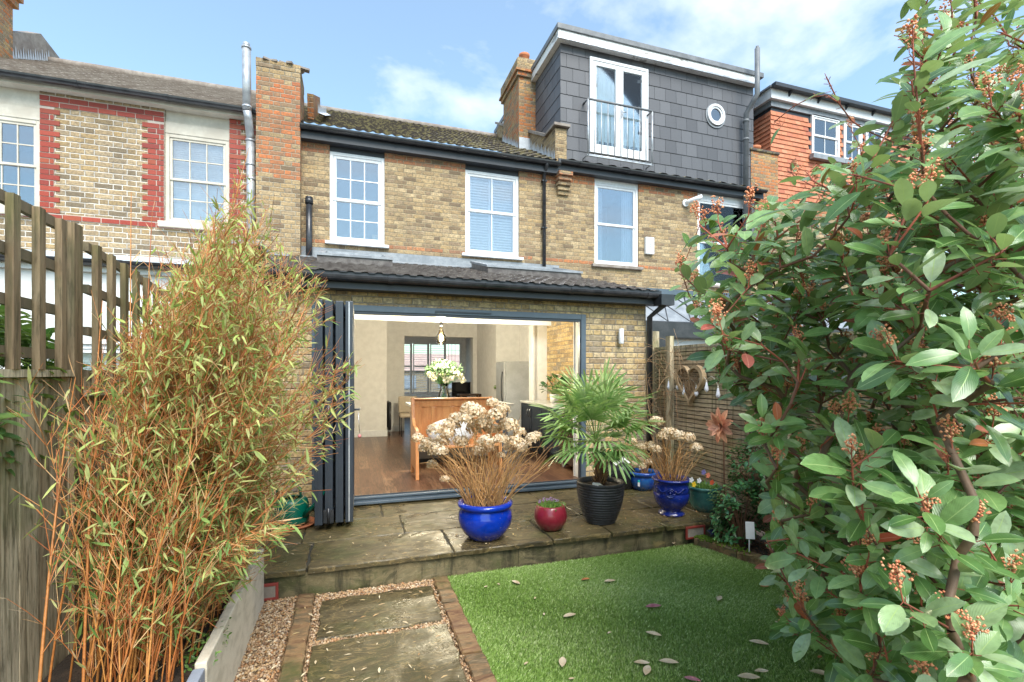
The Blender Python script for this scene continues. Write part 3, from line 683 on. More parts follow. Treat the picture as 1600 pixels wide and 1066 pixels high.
M['pinkroof'] = plain('faded_red_roof', (.6, .4, .34), .8)
# house across the street, seen through the bay
op = thing('terraced_house', 'red roofed house across the street, glimpsed through the front bay window', 'house', (5, 45, 0))
MB().box(-8, 22, 45, 51, -.3, 1.95).build('wall', M['brick_left'], op)
MB().prism([(44.7, 1.95), (48, 3.6), (51.3, 1.95)], 'x', -8.2, 22.2).build('roof', M['pinkroof'], op)
for i in range(8):
    MB().box(-6 + i * 3.4, -4.6 + i * 3.4, 44.93, 44.995, .3, 1.5).build('window', M['roomgrey'], op)

# ---------------------------------------------------------------- left neighbour
lf = thing('terraced_house', 'pale brick terraced house with bright red brick surrounds and white rendered extension, beyond the trellis', 'house', (-3.5, YM, 0), 'houses of the terrace')
wl1 = rect(257, 206, 358, 355); wl0 = rect(-70, 170, 62, 330)
LX = -6.05
wall(LX, XL - .0, 2.3, EL, YM, [(wl1[0], wl1[1], wl1[2], 5.8), (max(LX + .05, wl0[0]), wl0[1], wl0[2], 5.8)], .12).build('upper_wall', M['brick_left'], lf, fix=False)
sash(lf, *wl1, YM, 3, 2, 2, gm='glassm', mat='cream', blind='slats', sill='cream', sill_h=.09, inner=.035)
sash(lf, max(LX + .05, wl0[0]), *wl0[1:], YM, 4, 2, 2, gm='glassr', mat='cream', blind=None, sill='cream', sill_h=.09, inner=.035)
for r_ in (wl1, (max(LX + .05, wl0[0]), *wl0[1:])):
    MB().box(r_[0] + .002, r_[1] - .002, YM + .02, YM + .1, r_[3], r_[3] + .17).box(r_[0] + .002, r_[1] - .002, YM + .035, YM + .1, r_[3] + .172, 5.798).build('casing_board', M['cream'], lf, bevel=.004)
# red brick dressings: mortar backing and individual bricks, toothed edge
RB = []; rv = []
def rbricks(x0, x1, z0, z1, tooth=0):
    """bricks filling a rectangle; tooth: -1/1 alternate rows step in on the left/right"""
    h = .079; n = int(round((z1 - z0) / h))
    for i in range(n):
        a, c = x0, x1
        if tooth and i % 2: a, c = (a + .07, c) if tooth < 0 else (a, c - .07)
        x = a; z = z0 + i * h; first = (.115 if i % 2 else .23)
        while x < c - .02:
            e = min(c, x + first); e = c if c - e < .05 else e; first = .23
            RB.append((x + .006, e - .006, z + .007, z + h - .007)); x = e
    mort.append((x0, x1 if tooth != 1 else x1 - .07, z0, z1) if tooth >= 0 else (x0 + .07, x1, z0, z1))
mort = []
xa = wl0[1] + .0; xb = W(222, 250, YM).x; xc = wl1[0]
zb = wl0[2] - .02; ztp = 5.72
rbricks(xa, xa + .24, zb, ztp - .17, 1); rbricks(xb, xc, zb, ztp - .17, -1); rbricks(xa, xc, ztp - .17, ztp, 0)
rbricks(LX, XL - .36, zb - .17 + .085, zb, 0)
rbricks(wl1[1], wl1[1] + .24, zb, ztp, 1); rbricks(wl1[1]+.24, wl1[1] + .5, ztp-.17, ztp, 0)
MBm = MB()
for (a, c, d, e) in mort: MBm.box(a, c, YM - .004, YM - .001, d, e)
rq = MBm.build('red_brick_dressing', M['mortar'], lf)
V = []; F = []; A = []
for (a, c, d, e) in RB:
    n = len(V); y0 = YM - .012 - rnd.random() * .003; j = [rnd.uniform(-.003, .003) for _ in range(4)]; r_ = rnd.random()
    V += [(a, YM - .002, d), (c, YM - .002, d), (c, YM - .002, e), (a, YM - .002, e), (a + j[0], y0, d + j[1]), (c + j[2], y0, d + j[1]), (c + j[2], y0, e + j[3]), (a + j[0], y0, e + j[3])]; A += [r_] * 8
    for q in ((4, 5, 6, 7), (0, 1, 5, 4), (1, 2, 6, 5), (2, 3, 7, 6), (3, 0, 4, 7)): F.append([n + i for i in q])
npmesh('red_brick_face', np.array(V), np.array(F), M['red_brick'], rq, attr=np.array(A), smooth=False)
tiled(lf, 'roof', M['roof_old'], LX, XL, YM - .12, EL + .05, RY, RZ + .17, .26, .2, .004, .013, per=8)
MB().tube([(LX + k * .45, RY, RZ + .17) for k in range(12)], .09, 8).build('ridge_tiles', M['roof_old'], lf)
gutter(lf, LX - .3, XL - .3, YM - .2, EL, .065, .1, fm='cream')
MB().prism([(YM - .02, EZ - .1), (YM - .02, 6.5), (9.1, 6.52), (RY - .3, RZ + .55), (RY + .5, RZ + .45), (RY + .9, RZ - .4)], 'x', LX - .2, LX + .02).build('parapet', M['roof_old'], lf)
flashing(lf, [(LX + .02, 9.5, EZ + .15 + .8 * sl_), (LX + .02, RY, RZ + .15)], side=(1, 0, 0), h=.16)
cc = MB().box(LX - .35, LX + .04, 10.4, 11.5, EZ, 8.55).box(LX - .41, LX + .1, 10.34, 11.56, 8.55, 8.7).box(LX - .45, LX + .15, 10.3, 11.6, 8.7, 8.95).build('chimney', M['brick_orange'], lf)
# flue pipe
fz = [W(386, y_, YM - .2).z for y_ in (80, 178, 205, 350)]; fx = [W(385, 80, YM - .3).x, W(386, 178, YM - .3).x, W(391, 205, YM - .1).x, W(393, 350, YM - .1).x]
bb = MB().tube([(fx[0], YM - .3, fz[0]), (fx[1], YM - .3, fz[1])], .062, 16).tube([(fx[1], YM - .3, fz[1] + .0), (fx[1] + .01, YM - .27, fz[1] - .09), (fx[2], YM - .12, fz[2] - .02), (fx[2], YM - .1, fz[2] - .1)], .06, 16).tube([(fx[2], YM - .1, fz[2] - .05), (fx[3], YM - .1, fz[3]-.4)], .062, 16)
for (x, y, z_) in ((fx[0], YM - .3, fz[0] - .03), (fx[1], YM - .3, fz[1] + .04), (fx[2], YM - .1, fz[2] - .12), (fx[2], YM - .1, fz[2] - .5), ((fx[2] + fx[3]) / 2, YM - .1, (fz[2] + fz[3]) / 2)): bb.tube([(x, y, z_), (x, y, z_ + .03)], .07, 16)
bb.tube([(fx[0], YM - .3, fz[0]), (fx[0], YM - .3, fz[0] + .06)], .05, 12)
bb.build('flue_pipe', M['steel'], lf)
# white rendered extension with gutter, and the parapet between gardens
wall(-6.2, -1.5, 0, 2.95, 6.7, [(-3.2, -2.2, .9, 2.05)], .1).face([(-1.5, 6.7, 0), (-1.5, YM, 0), (-1.5, YM, 3.2), (-1.5, 6.7, 2.95)]).build('extension_wall', M['render'], lf, fix=False)
sash(lf, -3.2, -2.2, .9, 2.05, 6.7, 1, 1, 1, blind='slats')
MB().prism([(6.62, 3.0), (6.62, 3.06), (YM, 3.45), (YM, 3.35)], 'x', -6.2, -1.45).build('extension_roof', M['leadw'], lf)
gutter(lf, -6.2, -1.45, 6.58, 2.98, .06, .12, fm='soffit')
bb = MB()
for i in range(4):
    for j in range(4): bb.box(-2.0 + i * .045, -1.975 + i * .045, 6.69, 6.699, 2.5 + j * .045, 2.525 + j * .045)
bb.build('air_brick', M['dark'], lf)
pw = MB().box(-1.45, -1.02, 5.9, 8.49, 0, 3.1).box(-1.5, -.95, 8.1, 8.49, 3.102, 3.5).build('party_wall', M['brick_mid'], lf)
MB().box(-1.52, -.93, 5.85, 8.05, 3.105, 3.15).box(-1.6, -.92, 8.06, 8.48, 3.502, 3.55).build('coping', M['lead'], pw)

# ---------------------------------------------------------------- right neighbour with slate hung dormer
rt = thing('terraced_house', 'terraced house with a grey slate hung dormer, balcony doors and round porthole window', 'house', (6.3, YM, 0), 'houses of the terrace')
X3 = 8.7
w3 = rect(929, 283, 998, 418); w4 = rect(1090, 308, 1170, 450)
wall(XR + .0, X3, 0, EZ, YM, [(w3[0], w3[1], w3[2], 5.72), (w4[0], w4[1], w4[2], 5.72)], .12).build('upper_wall', M['brick_right'], rt, fix=False)
sash(rt, *w3, YM, 1, 1, 1, gm='glassr', blind='curtain', sill='roof_old', sill_h=.06); sash(rt, *w4, YM, 1, 1, 1, blind='curtain', sill='roof_old')
for r_ in (w3, w4): MB().box(r_[0] + .002, r_[1] - .002, YM + .03, YM + .1, r_[3], 5.718).build('lintel_panel', M['white'], rt)
gutter(rt, XR + .0, X3 + .1, YM - .2, EZ, .06, .16)
tiled(rt, 'roof', M['roof_moss'], XR + .22, X3, YM - .12, EZ + .05, 9.0, EZ + .2, .3, .33, .02, .02)
DY = 8.72; dz0 = 5.87; dl = W(876, 130, DY).x; dr = W(1178, 200, DY).x; dtop = W(876, 66, DY).z
core = MB().box(dl + .02, dr - .02, DY + .03, RY, dz0, dtop).build('dormer_wall', M['dark'], rt)
fd = (*[W(921, 90, DY).x, W(1012, 110, DY).x], W(921, 238, DY).z, W(921, 89, DY).z)
rwc = W(1118, 180, DY); rwr = .23
V = []; F = []; A = []
def tile_(c, sx, sy_, sz, tilt, axis, r_):
    n = len(V); w_, h_, t_ = sx / 2, sz / 2, sy_
    q = [(-w_, 0, -h_), (w_, 0, -h_), (w_, 0, h_), (-w_, 0, h_), (-w_, -t_ - tilt, -h_), (w_, -t_ - tilt, -h_), (w_, -t_, h_), (-w_, -t_, h_)]
    for p in q:
        if axis == 'y': V.append((c[0] + p[0], c[1] + p[1], c[2] + p[2]))
        else: V.append((c[0] + p[1], c[1] + p[0], c[2] + p[2]))
    A.extend([r_] * 8)
    for k in ((4, 5, 6, 7), (0, 1, 5, 4), (1, 2, 6, 5), (2, 3, 7, 6), (3, 0, 4, 7)): F.append([n + i for i in k])
sh, sw = .27, .27; nrow = int((dtop - dz0) / sh) + 1
def fitrow(a, b, w_, off):
    x = a - (w_ * .5 if off else 0); out = []
    while x < b - .01:
        p, q = max(a, x), min(b, x + w_)
        if q - p > .02: out.append((p, q))
        x += w_
    return out
for i in range(nrow):
    z0_ = dz0 + i * sh; z1_ = min(dtop, z0_ + sh)
    for (p, q) in fitrow(dl, dr, sw, i % 2):
        cx = (p + q) / 2; cz = (z0_ + z1_) / 2
        if fd[0] < p and q < fd[1] and fd[2] < z0_ and z1_ < fd[3]: continue
        tile_((cx, DY + .03, cz), q - p - .006, .012, z1_ - z0_ - .006, .008 + rnd.random() * .002, 'y', rnd.random())
    for (p, q) in fitrow(DY + .03, RY, sw, (i + 1) % 2):
        tile_((dl + .02, (p + q) / 2, (z0_ + z1_) / 2), q - p - .006, .012, z1_ - z0_ - .006, .008, 'x', rnd.random())
npmesh('wall_slates', np.array(V), np.array(F), M['slate'], core, attr=np.array(A), smooth=False)
# roof edge
rf = MB().box(dl - .13, dr + .14, DY - .15, RY + .3, dtop + .16, dtop + .27).build('dormer_roof', M['leadd'], rt, bevel=.01)
MB().box(dl - .1, dr + .02, DY - .12, DY - .1, dtop + .0, dtop + .158).box(dl - .1, dl - .08, DY - .1, RY + .2, dtop, dtop + .158).build('dormer_fascia', M['soffit'], rt)
MB().box(dl - .08, dr + .02, DY - .1, DY + .03, dtop - .0, dtop + .02).box(dl - .08, dl + .02, DY + .03, RY, dtop, dtop + .02).build('dormer_soffit', M['soffit'], rt)
MB().box(dl - .12, dr + .03, DY - .14, DY - .122, dtop - .02, dtop + .02).build('fascia_trim', M['steel'], rt)
# french doors
fy = DY - .03
fdo = frame(MB(), fd[0], fd[1], fd[2], fd[3], fy, fy + .09, .06).build('french_doors', M['white'], rt, bevel=.004)
xm = (fd[0] + fd[1]) / 2
for (p, q) in ((fd[0] + .062, xm - .002), (xm + .002, fd[1] - .062)):
    frame(MB(), p, q, fd[2] + .062, fd[3] - .062, fy + .012, fy + .07, .085, .12).build('door_leaf', M['white'], fdo, bevel=.004)
    MB().box(p + .08, q - .08, fy + .035, fy + .041, fd[2] + .17, fd[3] - .14).build('pane', M['glass'], fdo)
    cu = MB(); n = 26
    for i in range(n):
        t0, t1 = p + .06 + (q - p - .12) * i / n, p + .06 + (q - p - .12) * (i + 1) / n
        s0, s1 = fy + .05 + .006 * math.sin(i * 1.1), fy + .05 + .006 * math.sin(i * 1.1 + 1.1); cu.face([(t0, s0, fd[2] + .1), (t1, s1, fd[2] + .1), (t1, s1, fd[3] - .1), (t0, s0, fd[3] - .1)], True)
    cu.build('curtain', M['curtain'], fdo, fix=False)
MB().box(xm + .03, xm + .05, fy - .02, fy + .012, 6.95, 7.1).tube([(xm + .04, fy - .02, 7.05), (xm + .13, fy - .03, 7.05)], .008, 8).build('handle', M['chrome'], fdo)
# juliet balcony
by = DY - .2; b0, b1 = W(919, 200, by).x, W(1019, 210, by).x; zt_, zb_ = W(919, 155, by).z, W(919, 241, by).z
MB().tube([(b0, DY, zt_ + .01), (b0, by, zt_ + .01), (b1, by, zt_ + .01), (b1, DY, zt_ + .01)], .022, 8).build('handrail', M['leadd'], rt)
jb = MB().tube([(b0, by, zb_ - .02), (b0, by, zt_)], .018, 8).tube([(b1, by, zb_ - .02), (b1, by, zt_)], .018, 8).tube([(b0, DY, zb_), (b0, by, zb_), (b1, by, zb_), (b1, DY, zb_)], .014, 8).box(b0 - .02, b1 + .02, by - .01, by + .02, zb_ - .03, zb_)
for i in range(11): x = b0 + (b1 - b0) * i / 10; jb.tube([(x, by, zb_), (x, by, zt_)], .009, 6)
jb.build('balcony_railing', M['steel'], rt)
# porthole
def ring(c, r0, r1, y0, y1, m, nm, par, k=40):
    b = MB(); n = 0
    for i in range(k):
        t0, t1 = 2 * math.pi * i / k, 2 * math.pi * (i + 1) / k
        P = lambda r, t, y: (c[0] + r * math.cos(t), y, c[2] + r * math.sin(t))
        b.face([P(r0, t0, y0), P(r1, t0, y0), P(r1, t1, y0), P(r0, t1, y0)], False)
        b.face([P(r1, t0, y0), P(r1, t0, y1), P(r1, t1, y1), P(r1, t1, y0)], True)
        b.face([P(r0, t0, y0), P(r0, t1, y0), P(r0, t1, y1), P(r0, t0, y1)], True)
    return b.build(nm, m, par, fix=False)
pw_ = ring(rwc, rwr - .05, rwr, DY - .04, DY + .04, M['white'], 'porthole_window', rt)
ring(rwc, rwr - .09, rwr - .05, DY - .02, DY + .04, M['white'], 'sash', pw_)
b = MB(); b.face([(rwc[0] + (rwr - .085) * math.cos(2 * math.pi * i / 40), DY + .002, rwc[2] + (rwr - .085) * math.sin(2 * math.pi * i / 40)) for i in range(40)]); b.build('pane', M['glassr'], pw_, fix=False)
# lead skirt below the porthole
ring((rwc[0], 0, rwc[2] - .02), rwr, rwr + .035, DY - .006, DY, M['lead'], 'lead_collar', pw_)
# soil pipe of the dormer
sx = W(1166, 150, DY - .12).x; zt2 = W(1168, 74, DY - .35).z; zk = W(1168, 145, DY - .35).z
MB().tube([(sx + .05, DY - .38, zt2), (sx + .05, DY - .38, zk), (sx + .02, DY - .3, zk - .12), (sx, DY - .12, zk - .3), (sx, DY - .1, 4.2)], .055, 14).tube([(sx + .05, DY - .38, zt2 - .02), (sx + .05, DY - .38, zt2 + .05)], .035, 10).tube([(sx, DY - .11, zk - .5), (sx, DY - .11, zk - .44)], .068, 14).tube([(sx, DY - .11, zk - .9), (sx, DY - .11, zk - .86)], .068, 14).build('soil_pipe', M['leadd'], rt)
MB().tube([(sx + .16, YM - .1, 5.6), (sx + .16, YM - .1, 3.8)], .06, 12).build('downpipe', M['dark'], rt)
# stack on the far party wall
s0, s1 = W(1172, 260, 8.75).x, W(1214, 260, 8.75).x; sz_ = W(1180, 238, 8.75).z
sk_ = MB().box(s0, s1, 8.72, 9.5, 4.6, sz_).build('chimney', M['brick_orange'], rt)
MB().box(s0 - .03, s1 + .03, 8.69, 9.53, sz_ + .001, sz_ + .07).build('chimney_head', M['roof_moss'], sk_, bevel=.02)
MB().lathe([(.0, 0), (.12, 0), (.125, .12), (.14, .13), (.145, .19), (.12, .2)], ((s0 + s1) / 2 - .02, 9.0, sz_ + .06), 20).build('chimney_pot', M['terra'], sk_)
# its lower extension: white wall, black beam, grey mansard
EY = 6.3
e0 = EXR + .12
MB().box(e0, 8.7, EY, YM - .01, 0, 2.25).build('extension_wall', M['render'], rt)
MB().box(e0 - .05, 8.7, EY - .12, EY + .3, 2.252, 2.5).build('extension_beam', M['black'], rt, bevel=.01)
MB().prism([(EY - .1, 2.503), (EY + .5, 3.0), (EY + .55, 3.0), (YM - .02, 3.15), (YM - .02, 2.503)], 'x', e0 - .03, 8.7).build('extension_roof', M['lead'], rt)
b = MB()
for i in range(9):
    x = e0 + .15 + i * .42
    for s_ in (-1, 1): b.tube([(x, EY - .105, 2.5), (x + s_ * .33, EY + .5, 3.01)], .009, 5)
b.build('roof_seams', M['dark'], rt)
MB().box(e0, 8.7, EY + .46, EY + .62, 3.012, 3.1).build('roof_kerb', M['anth'], rt)
b = MB().box(e0 - .06, e0 + .4, EY - .3, EY - .13, 2.05, 2.25).tube([(e0 + .16, EY - .2, 2.1), (e0 + .16, EY - .2, 1.7)], .04, 10)
b.build('hopper', M['black'], rt)

# alarm box and camera on the brick
ax0, ax1 = W(1006.5, 380, YM).x, W(1019.5, 380, YM).x; az1, az0 = W(1013, 372, YM).z, W(1013, 398, YM).z
ab = thing('alarm_box', 'white upright alarm box with small dark lettering, on brick beside the sash window', 'alarm box', ((ax0 + ax1) / 2, YM, az0))
MB().box(ax0, ax1, YM - .07, YM - .002, az0, az1).build('case', M['white'], ab, bevel=.01)
b = MB(); cx = (ax0 + ax1) / 2
for k, (w_, h_) in enumerate(((.03, .02), (.012, .03), (.03, .022), (.03, .02), (.022, .02))):
    z_ = az1 - .05 - k * .043; b.box(cx - w_ / 2, cx + w_ / 2, YM - .0725, YM - .0705, z_ - h_, z_ - h_ + .005).box(cx - w_ / 2, cx - w_ / 2 + .005, YM - .0725, YM - .0705, z_ - h_ + .005, z_)
    if w_ > .02: b.box(cx - w_ / 2 + .005, cx + w_ / 2, YM - .0725, YM - .0705, z_ - .006, z_ - .001)
b.build('lettering', M['dark'], ab)
lc = W(1070, 318, YM)
la = thing('security_camera', 'white tubular security camera on the brick wall under the slate dormer', 'camera', lc)
MB().tube([(lc.x, YM - .002, lc.z), (lc.x, YM - .04, lc.z)], .075, 20).build('mount', M['white'], la)
MB().tube([(lc.x, YM - .04, lc.z), (lc.x + .02, YM - .09, lc.z + .01), (lc.x + .13, YM - .2, lc.z + .05), (lc.x + .23, YM - .26, lc.z + .08)], [.035, .045, .045, .05], 16).build('body', M['white'], la)
# outside wall lamp
wl = W(967, 526, YE)
wt = thing('wall_lamp', 'slim white cylinder wall lamp on the extension brickwork right of the doors', 'wall lamp', wl)
MB().box(wl.x - .02, wl.x + .02, YE - .03, YE - .001, wl.z - .04, wl.z + .04).build('bracket', M['steel'], wt)
MB().tube([(wl.x, YE - .06, wl.z - .1), (wl.x, YE - .06, wl.z + .1)], .034, 20).build('lamp_body', M['white'], wt, bevel=.003)

# ---------------------------------------------------------------- far right house with orange tile hung dormer
fr2 = thing('terraced_house', 'far right terraced house with an orange tile hung dormer behind the big shrub', 'house', (11.5, YM, 0), 'houses of the terrace')
DY2 = 8.75; q0 = W(1205, 200, DY2).x; q1 = 14.2; qt = W(1205, 166, DY2).z; qb = 5.4
wall(X3 + .01, 15, 0, EZ - .1, YM + .01, [], .1).build('upper_wall', M['brick_right'], fr2, fix=False)
co = MB().box(q0 + .02, q1, DY2 + .03, RY, qb, qt).build('dormer_wall', M['dark'], fr2)
ws = [rect(1268, 178, 1311, 250, DY2), rect(1318, 188, 1352, 262, DY2)]
ws = [(ws[0][0], ws[0][1], ws[0][2], ws[0][3]), (ws[1][0], ws[1][0] + .62, ws[0][2], ws[0][3]), (ws[1][0] + .75, ws[1][0] + 1.4, ws[0][2], ws[0][3])]
V = []; F = []; A = []
th = .105; nr = int((qt - qb) / th)
for i in range(nr):
    z0_ = qb + i * th
    for (p, q) in fitrow(q0, q1, .165, i % 2):
        if any(w_[0] < (p + q) / 2 < w_[1] and w_[2] < z0_ + .05 < w_[3] for w_ in ws): continue
        tile_(((p + q) / 2, DY2 + .03, z0_ + th / 2), q - p - .004, .008, th, .016 + rnd.random() * .004, 'y', rnd.random())
    for (p, q) in fitrow(DY2 + .02, 11.5, .165, i % 2):
        tile_((q0 + .02, (p + q) / 2, z0_ + th / 2), q - p - .004, .008, th, .018, 'x', rnd.random())
npmesh('hung_tiles', np.array(V), np.array(F), M['tilehung'], co, attr=np.array(A), smooth=False)
MB().box(q0 - .02, q1, DY2 - .02, DY2 + .029, qt + .0, qt + .13).box(q0 - .02, q0 + .019, DY2 + .03, RY, qt, qt + .13).build('lead_band', M['lead'], fr2)
MB().box(q0 - .1, q1, DY2 - .1, DY2 + .2, qt + .132, qt + .36).box(q0 - .1, q0 + .1, DY2 + .2, RY, qt + .132, qt + .36).build('dormer_fascia', M['white'], fr2)
MB().box(q0 - .15, q1, DY2 - .12, RY + .2, qt + .362, qt + .4).build('dormer_roof', M['lead'], fr2)
b = MB().box(q0 - .12, q1, DY2 - .24, DY2 - .12, qt + .34, qt + .42)
for i in range(6): b.prism([(DY2 - .2, qt + .34), (DY2 - .101, qt + .34), (DY2 - .101, qt + .24)], 'x', q0 + .4 + i * .9, q0 + .44 + i * .9)
b.build('gutter', M['dark'], fr2)
for w_ in ws: sash(fr2, *w_, DY2 - .05, 2, 1, 1, gm='glassr', sill='lead', sill_h=.12)
# ================================================================== GROUND, PAVING, LAWN
def stonemat(name, cols, rough=(.22, .6), green=.5):
    g = NG(name); at = g.n('ShaderNodeAttribute', attribute_name='rnd'); P = g.pos()
    st = g.noise(g.scale(P, (1, 2.4, 2)), 3.2, 8, .62, 1.6); n = len(cols)
    c = g.ramp(g.m_('ADD', g.m_('MULTIPLY', at.outputs['Fac'], .35), g.m_('MULTIPLY', g.rng(st, .28, .72), .65)), [(i / (n - 1), k) for i, k in enumerate(cols)])
    ln = g.m_('ABSOLUTE', g.m_('SUBTRACT', g.noise(g.scale(P, (1.2, 3.2, 2)), 2.1, 6, .55, 2.2), .5)); c = g.mix(g.rng(ln, 0, .02, .5 if name.startswith('wet') else .12, 0), c, tuple(min(1, k * 2.1) for k in cols[-1]))
    c = g.mix(g.rng(g.noise(P, 2.3, 7, .7), .46, .72, 0, green), c, (.06, .075, .02))
    c = g.mix(g.rng(g.noise(P, 95, 2), .7, .8, 0, .6), c, (.5, .44, .34))
    if name.startswith('mossy_stone'):
        c = g.mix(g.rng(g.noise(g.scale(P, (4.5, 4.5, .7)), 1.6, 6, .65), .48, .66, 0, .85), c, (.03, .027, .015)); c = g.mix(g.rng(g.noise(g.scale(P, (2, 2, 3)), 2, 4), .62, .7, 0, .5), c, (.36, .26, .1))
    g.set(base=c, rough=g.rng(g.noise(P, 2.6, 5), .38, .66, *rough), spec=.35)
    g.bump(g.m_('ADD', st, g.m_('MULTIPLY', g.noise(P, 45, 5, .6), .35)), .55, .012); return g.m
M['flag'] = stonemat('wet_sandstone_paving', ((.026, .021, .011), (.06, .046, .022), (.105, .08, .038), (.07, .058, .028), (.17, .12, .05)))
M['riser'] = stonemat('mossy_stone_riser', ((.045, .038, .02), (.1, .085, .045), (.19, .15, .08), (.14, .12, .065), (.27, .215, .125)), (.6, .9), .85)
M['mossbrick'] = stonemat('mossy_edging_brick', ((.05, .032, .02), (.15, .075, .04), (.27, .16, .075), (.11, .08, .045), (.32, .22, .12)), (.6, .9), .9)
M['soil'] = plain('dark_soil', (.035, .024, .016), .95, col2=(.075, .048, .03), sc=9, bump=.9, bsc=45, dist=.02)
M['joint'] = plain('dark_joint', (.035, .032, .022), .9, bump=.3)
M['gravel'] = rndmat('pea_gravel', ((.46, .26, .11), (.6, .42, .24), (.24, .12, .06), (.76, .62, .44), (.4, .18, .07), (.52, .34, .18), (.16, .11, .08), (.7, .5, .32)), .6, .4)
M['turfbase'] = plain('turf_backing', (.07, .14, .025), .9, col2=(.1, .2, .04), sc=3, bump=.5, bsc=200)
M['timber'] = plain('weathered_fence_timber', (.24, .175, .105), .85, col2=(.15, .125, .07), sc=2.5, bump=.55, bsc=22, vec=(6, 6, .7))
M['timber_p'] = plain('fence_panel_board', (.34, .29, .2), .85, col2=(.17, .165, .1), sc=2.2, bump=.55, bsc=22, vec=(5, 5, .55))
M['slats'] = plain('horizontal_fence_slats', (.4, .3, .2), .8, col2=(.22, .2, .1), sc=2.2, bump=.4, bsc=30, vec=(1.2, .8, 5))
gs = MB().face([(-300, -300, -.06), (300, -300, -.06), (300, 300, -.06), (-300, 300, -.06)]).build('ground', M['soil']); tag(gs, kind='structure')
def slabs(name, rects, z, th, mat, parent=None, tilt=.004, jag=.008):
    """riven slabs with uneven edges; rects (x0,x1,y0,y1)"""
    V = []; F = []; A = []
    r = random.Random(9)
    for (x0, x1, y0, y1) in rects:
        per = []
        for (a, b_) in (((x0, y0), (x1, y0)), ((x1, y0), (x1, y1)), ((x1, y1), (x0, y1)), ((x0, y1), (x0, y0))):
            n = max(3, int(math.dist(a, b_) / .07))
            for i in range(n): t = i / n; per.append((a[0] + (b_[0] - a[0]) * t + r.uniform(-jag, jag), a[1] + (b_[1] - a[1]) * t + r.uniform(-jag, jag)))
        k = len(per); cx, cy = (x0 + x1) / 2, (y0 + y1) / 2; z_ = z + r.uniform(-tilt, tilt); q = r.random(); n0 = len(V)
        for s, zz in ((1, z_ - th), (1, z_ - .008), (.985, z_)):
            for p in per: V.append((cx + (p[0] - cx) * s, cy + (p[1] - cy) * s, zz + r.uniform(-.002, .002)))
        V.append((cx, cy, z_)); A += [q] * (3 * k + 1)
        for l in range(2):
            for i in range(k): a = n0 + l * k + i; b_ = n0 + l * k + (i + 1) % k; F.append((a, b_, b_ + k, a + k))
        for i in range(k): a = n0 + 2 * k + i; b_ = n0 + 2 * k + (i + 1) % k; F.append((a, b_, n0 + 3 * k, n0 + 3 * k))
    me = bpy.data.meshes.new(name); me.from_pydata(V, [], [f if f[2] != f[3] else f[:3] for f in F]); me.materials.append(mat)
    at = me.attributes.new('rnd', 'FLOAT', 'POINT'); at.data.foreach_set('value', A); me.update()
    return link(bpy.data.objects.new(name, me), parent)
PY = 4.03
r = random.Random(4); rects = []; y = PY - .02
rows = [(.62,), (.60,), (.52,)]; 
for (d,) in rows:
    x = -2.2 + r.uniform(0, .5)
    while x < 4.0:
        w_ = r.choice((.6, .9, .9, 1.15)); e = min(4.0, x + w_)
        if e - x > .15: rects.append((x + .007, e - .007, y + .007, min(YE - .002, y + d) - .007))
        x = e
    y += d
pa = slabs('patio', rects, ZP, .04, M['flag']); tag(pa, kind='structure')
b = MB().box(-2.2, 4.0, PY + .035, YE - .001, 0, ZP - .012).build('patio_bed', M['joint'], pa)
rr_ = []; x = -1.0
V = MB(); 
rb = slabs('step_riser', [], 0, 0, M['riser'], pa) if False else None
Vv = []; Ff = []; Aa = []; r = random.Random(2)
while x < 3.95:
    e = min(3.98, x + r.choice((.45, .6, .75, .9))); nx = max(3, int((e - x) / .05)); n0 = len(Vv); q = r.random(); yo = PY + .012 + r.uniform(0, .012)
    for j in range(7):
        for i in range(nx + 1): Vv.append((x + (e - x) * i / nx, yo + r.uniform(-.006, .006), -.02 + (ZP - .02) * j / 6)); Aa.append(q)
    for j in range(6):
        for i in range(nx): a = n0 + j * (nx + 1) + i; Ff.append((a, a + 1, a + nx + 2, a + nx + 1))
    x = e
npmesh('step_riser', np.array(Vv), np.array(Ff), M['riser'], pa, attr=np.array(Aa))
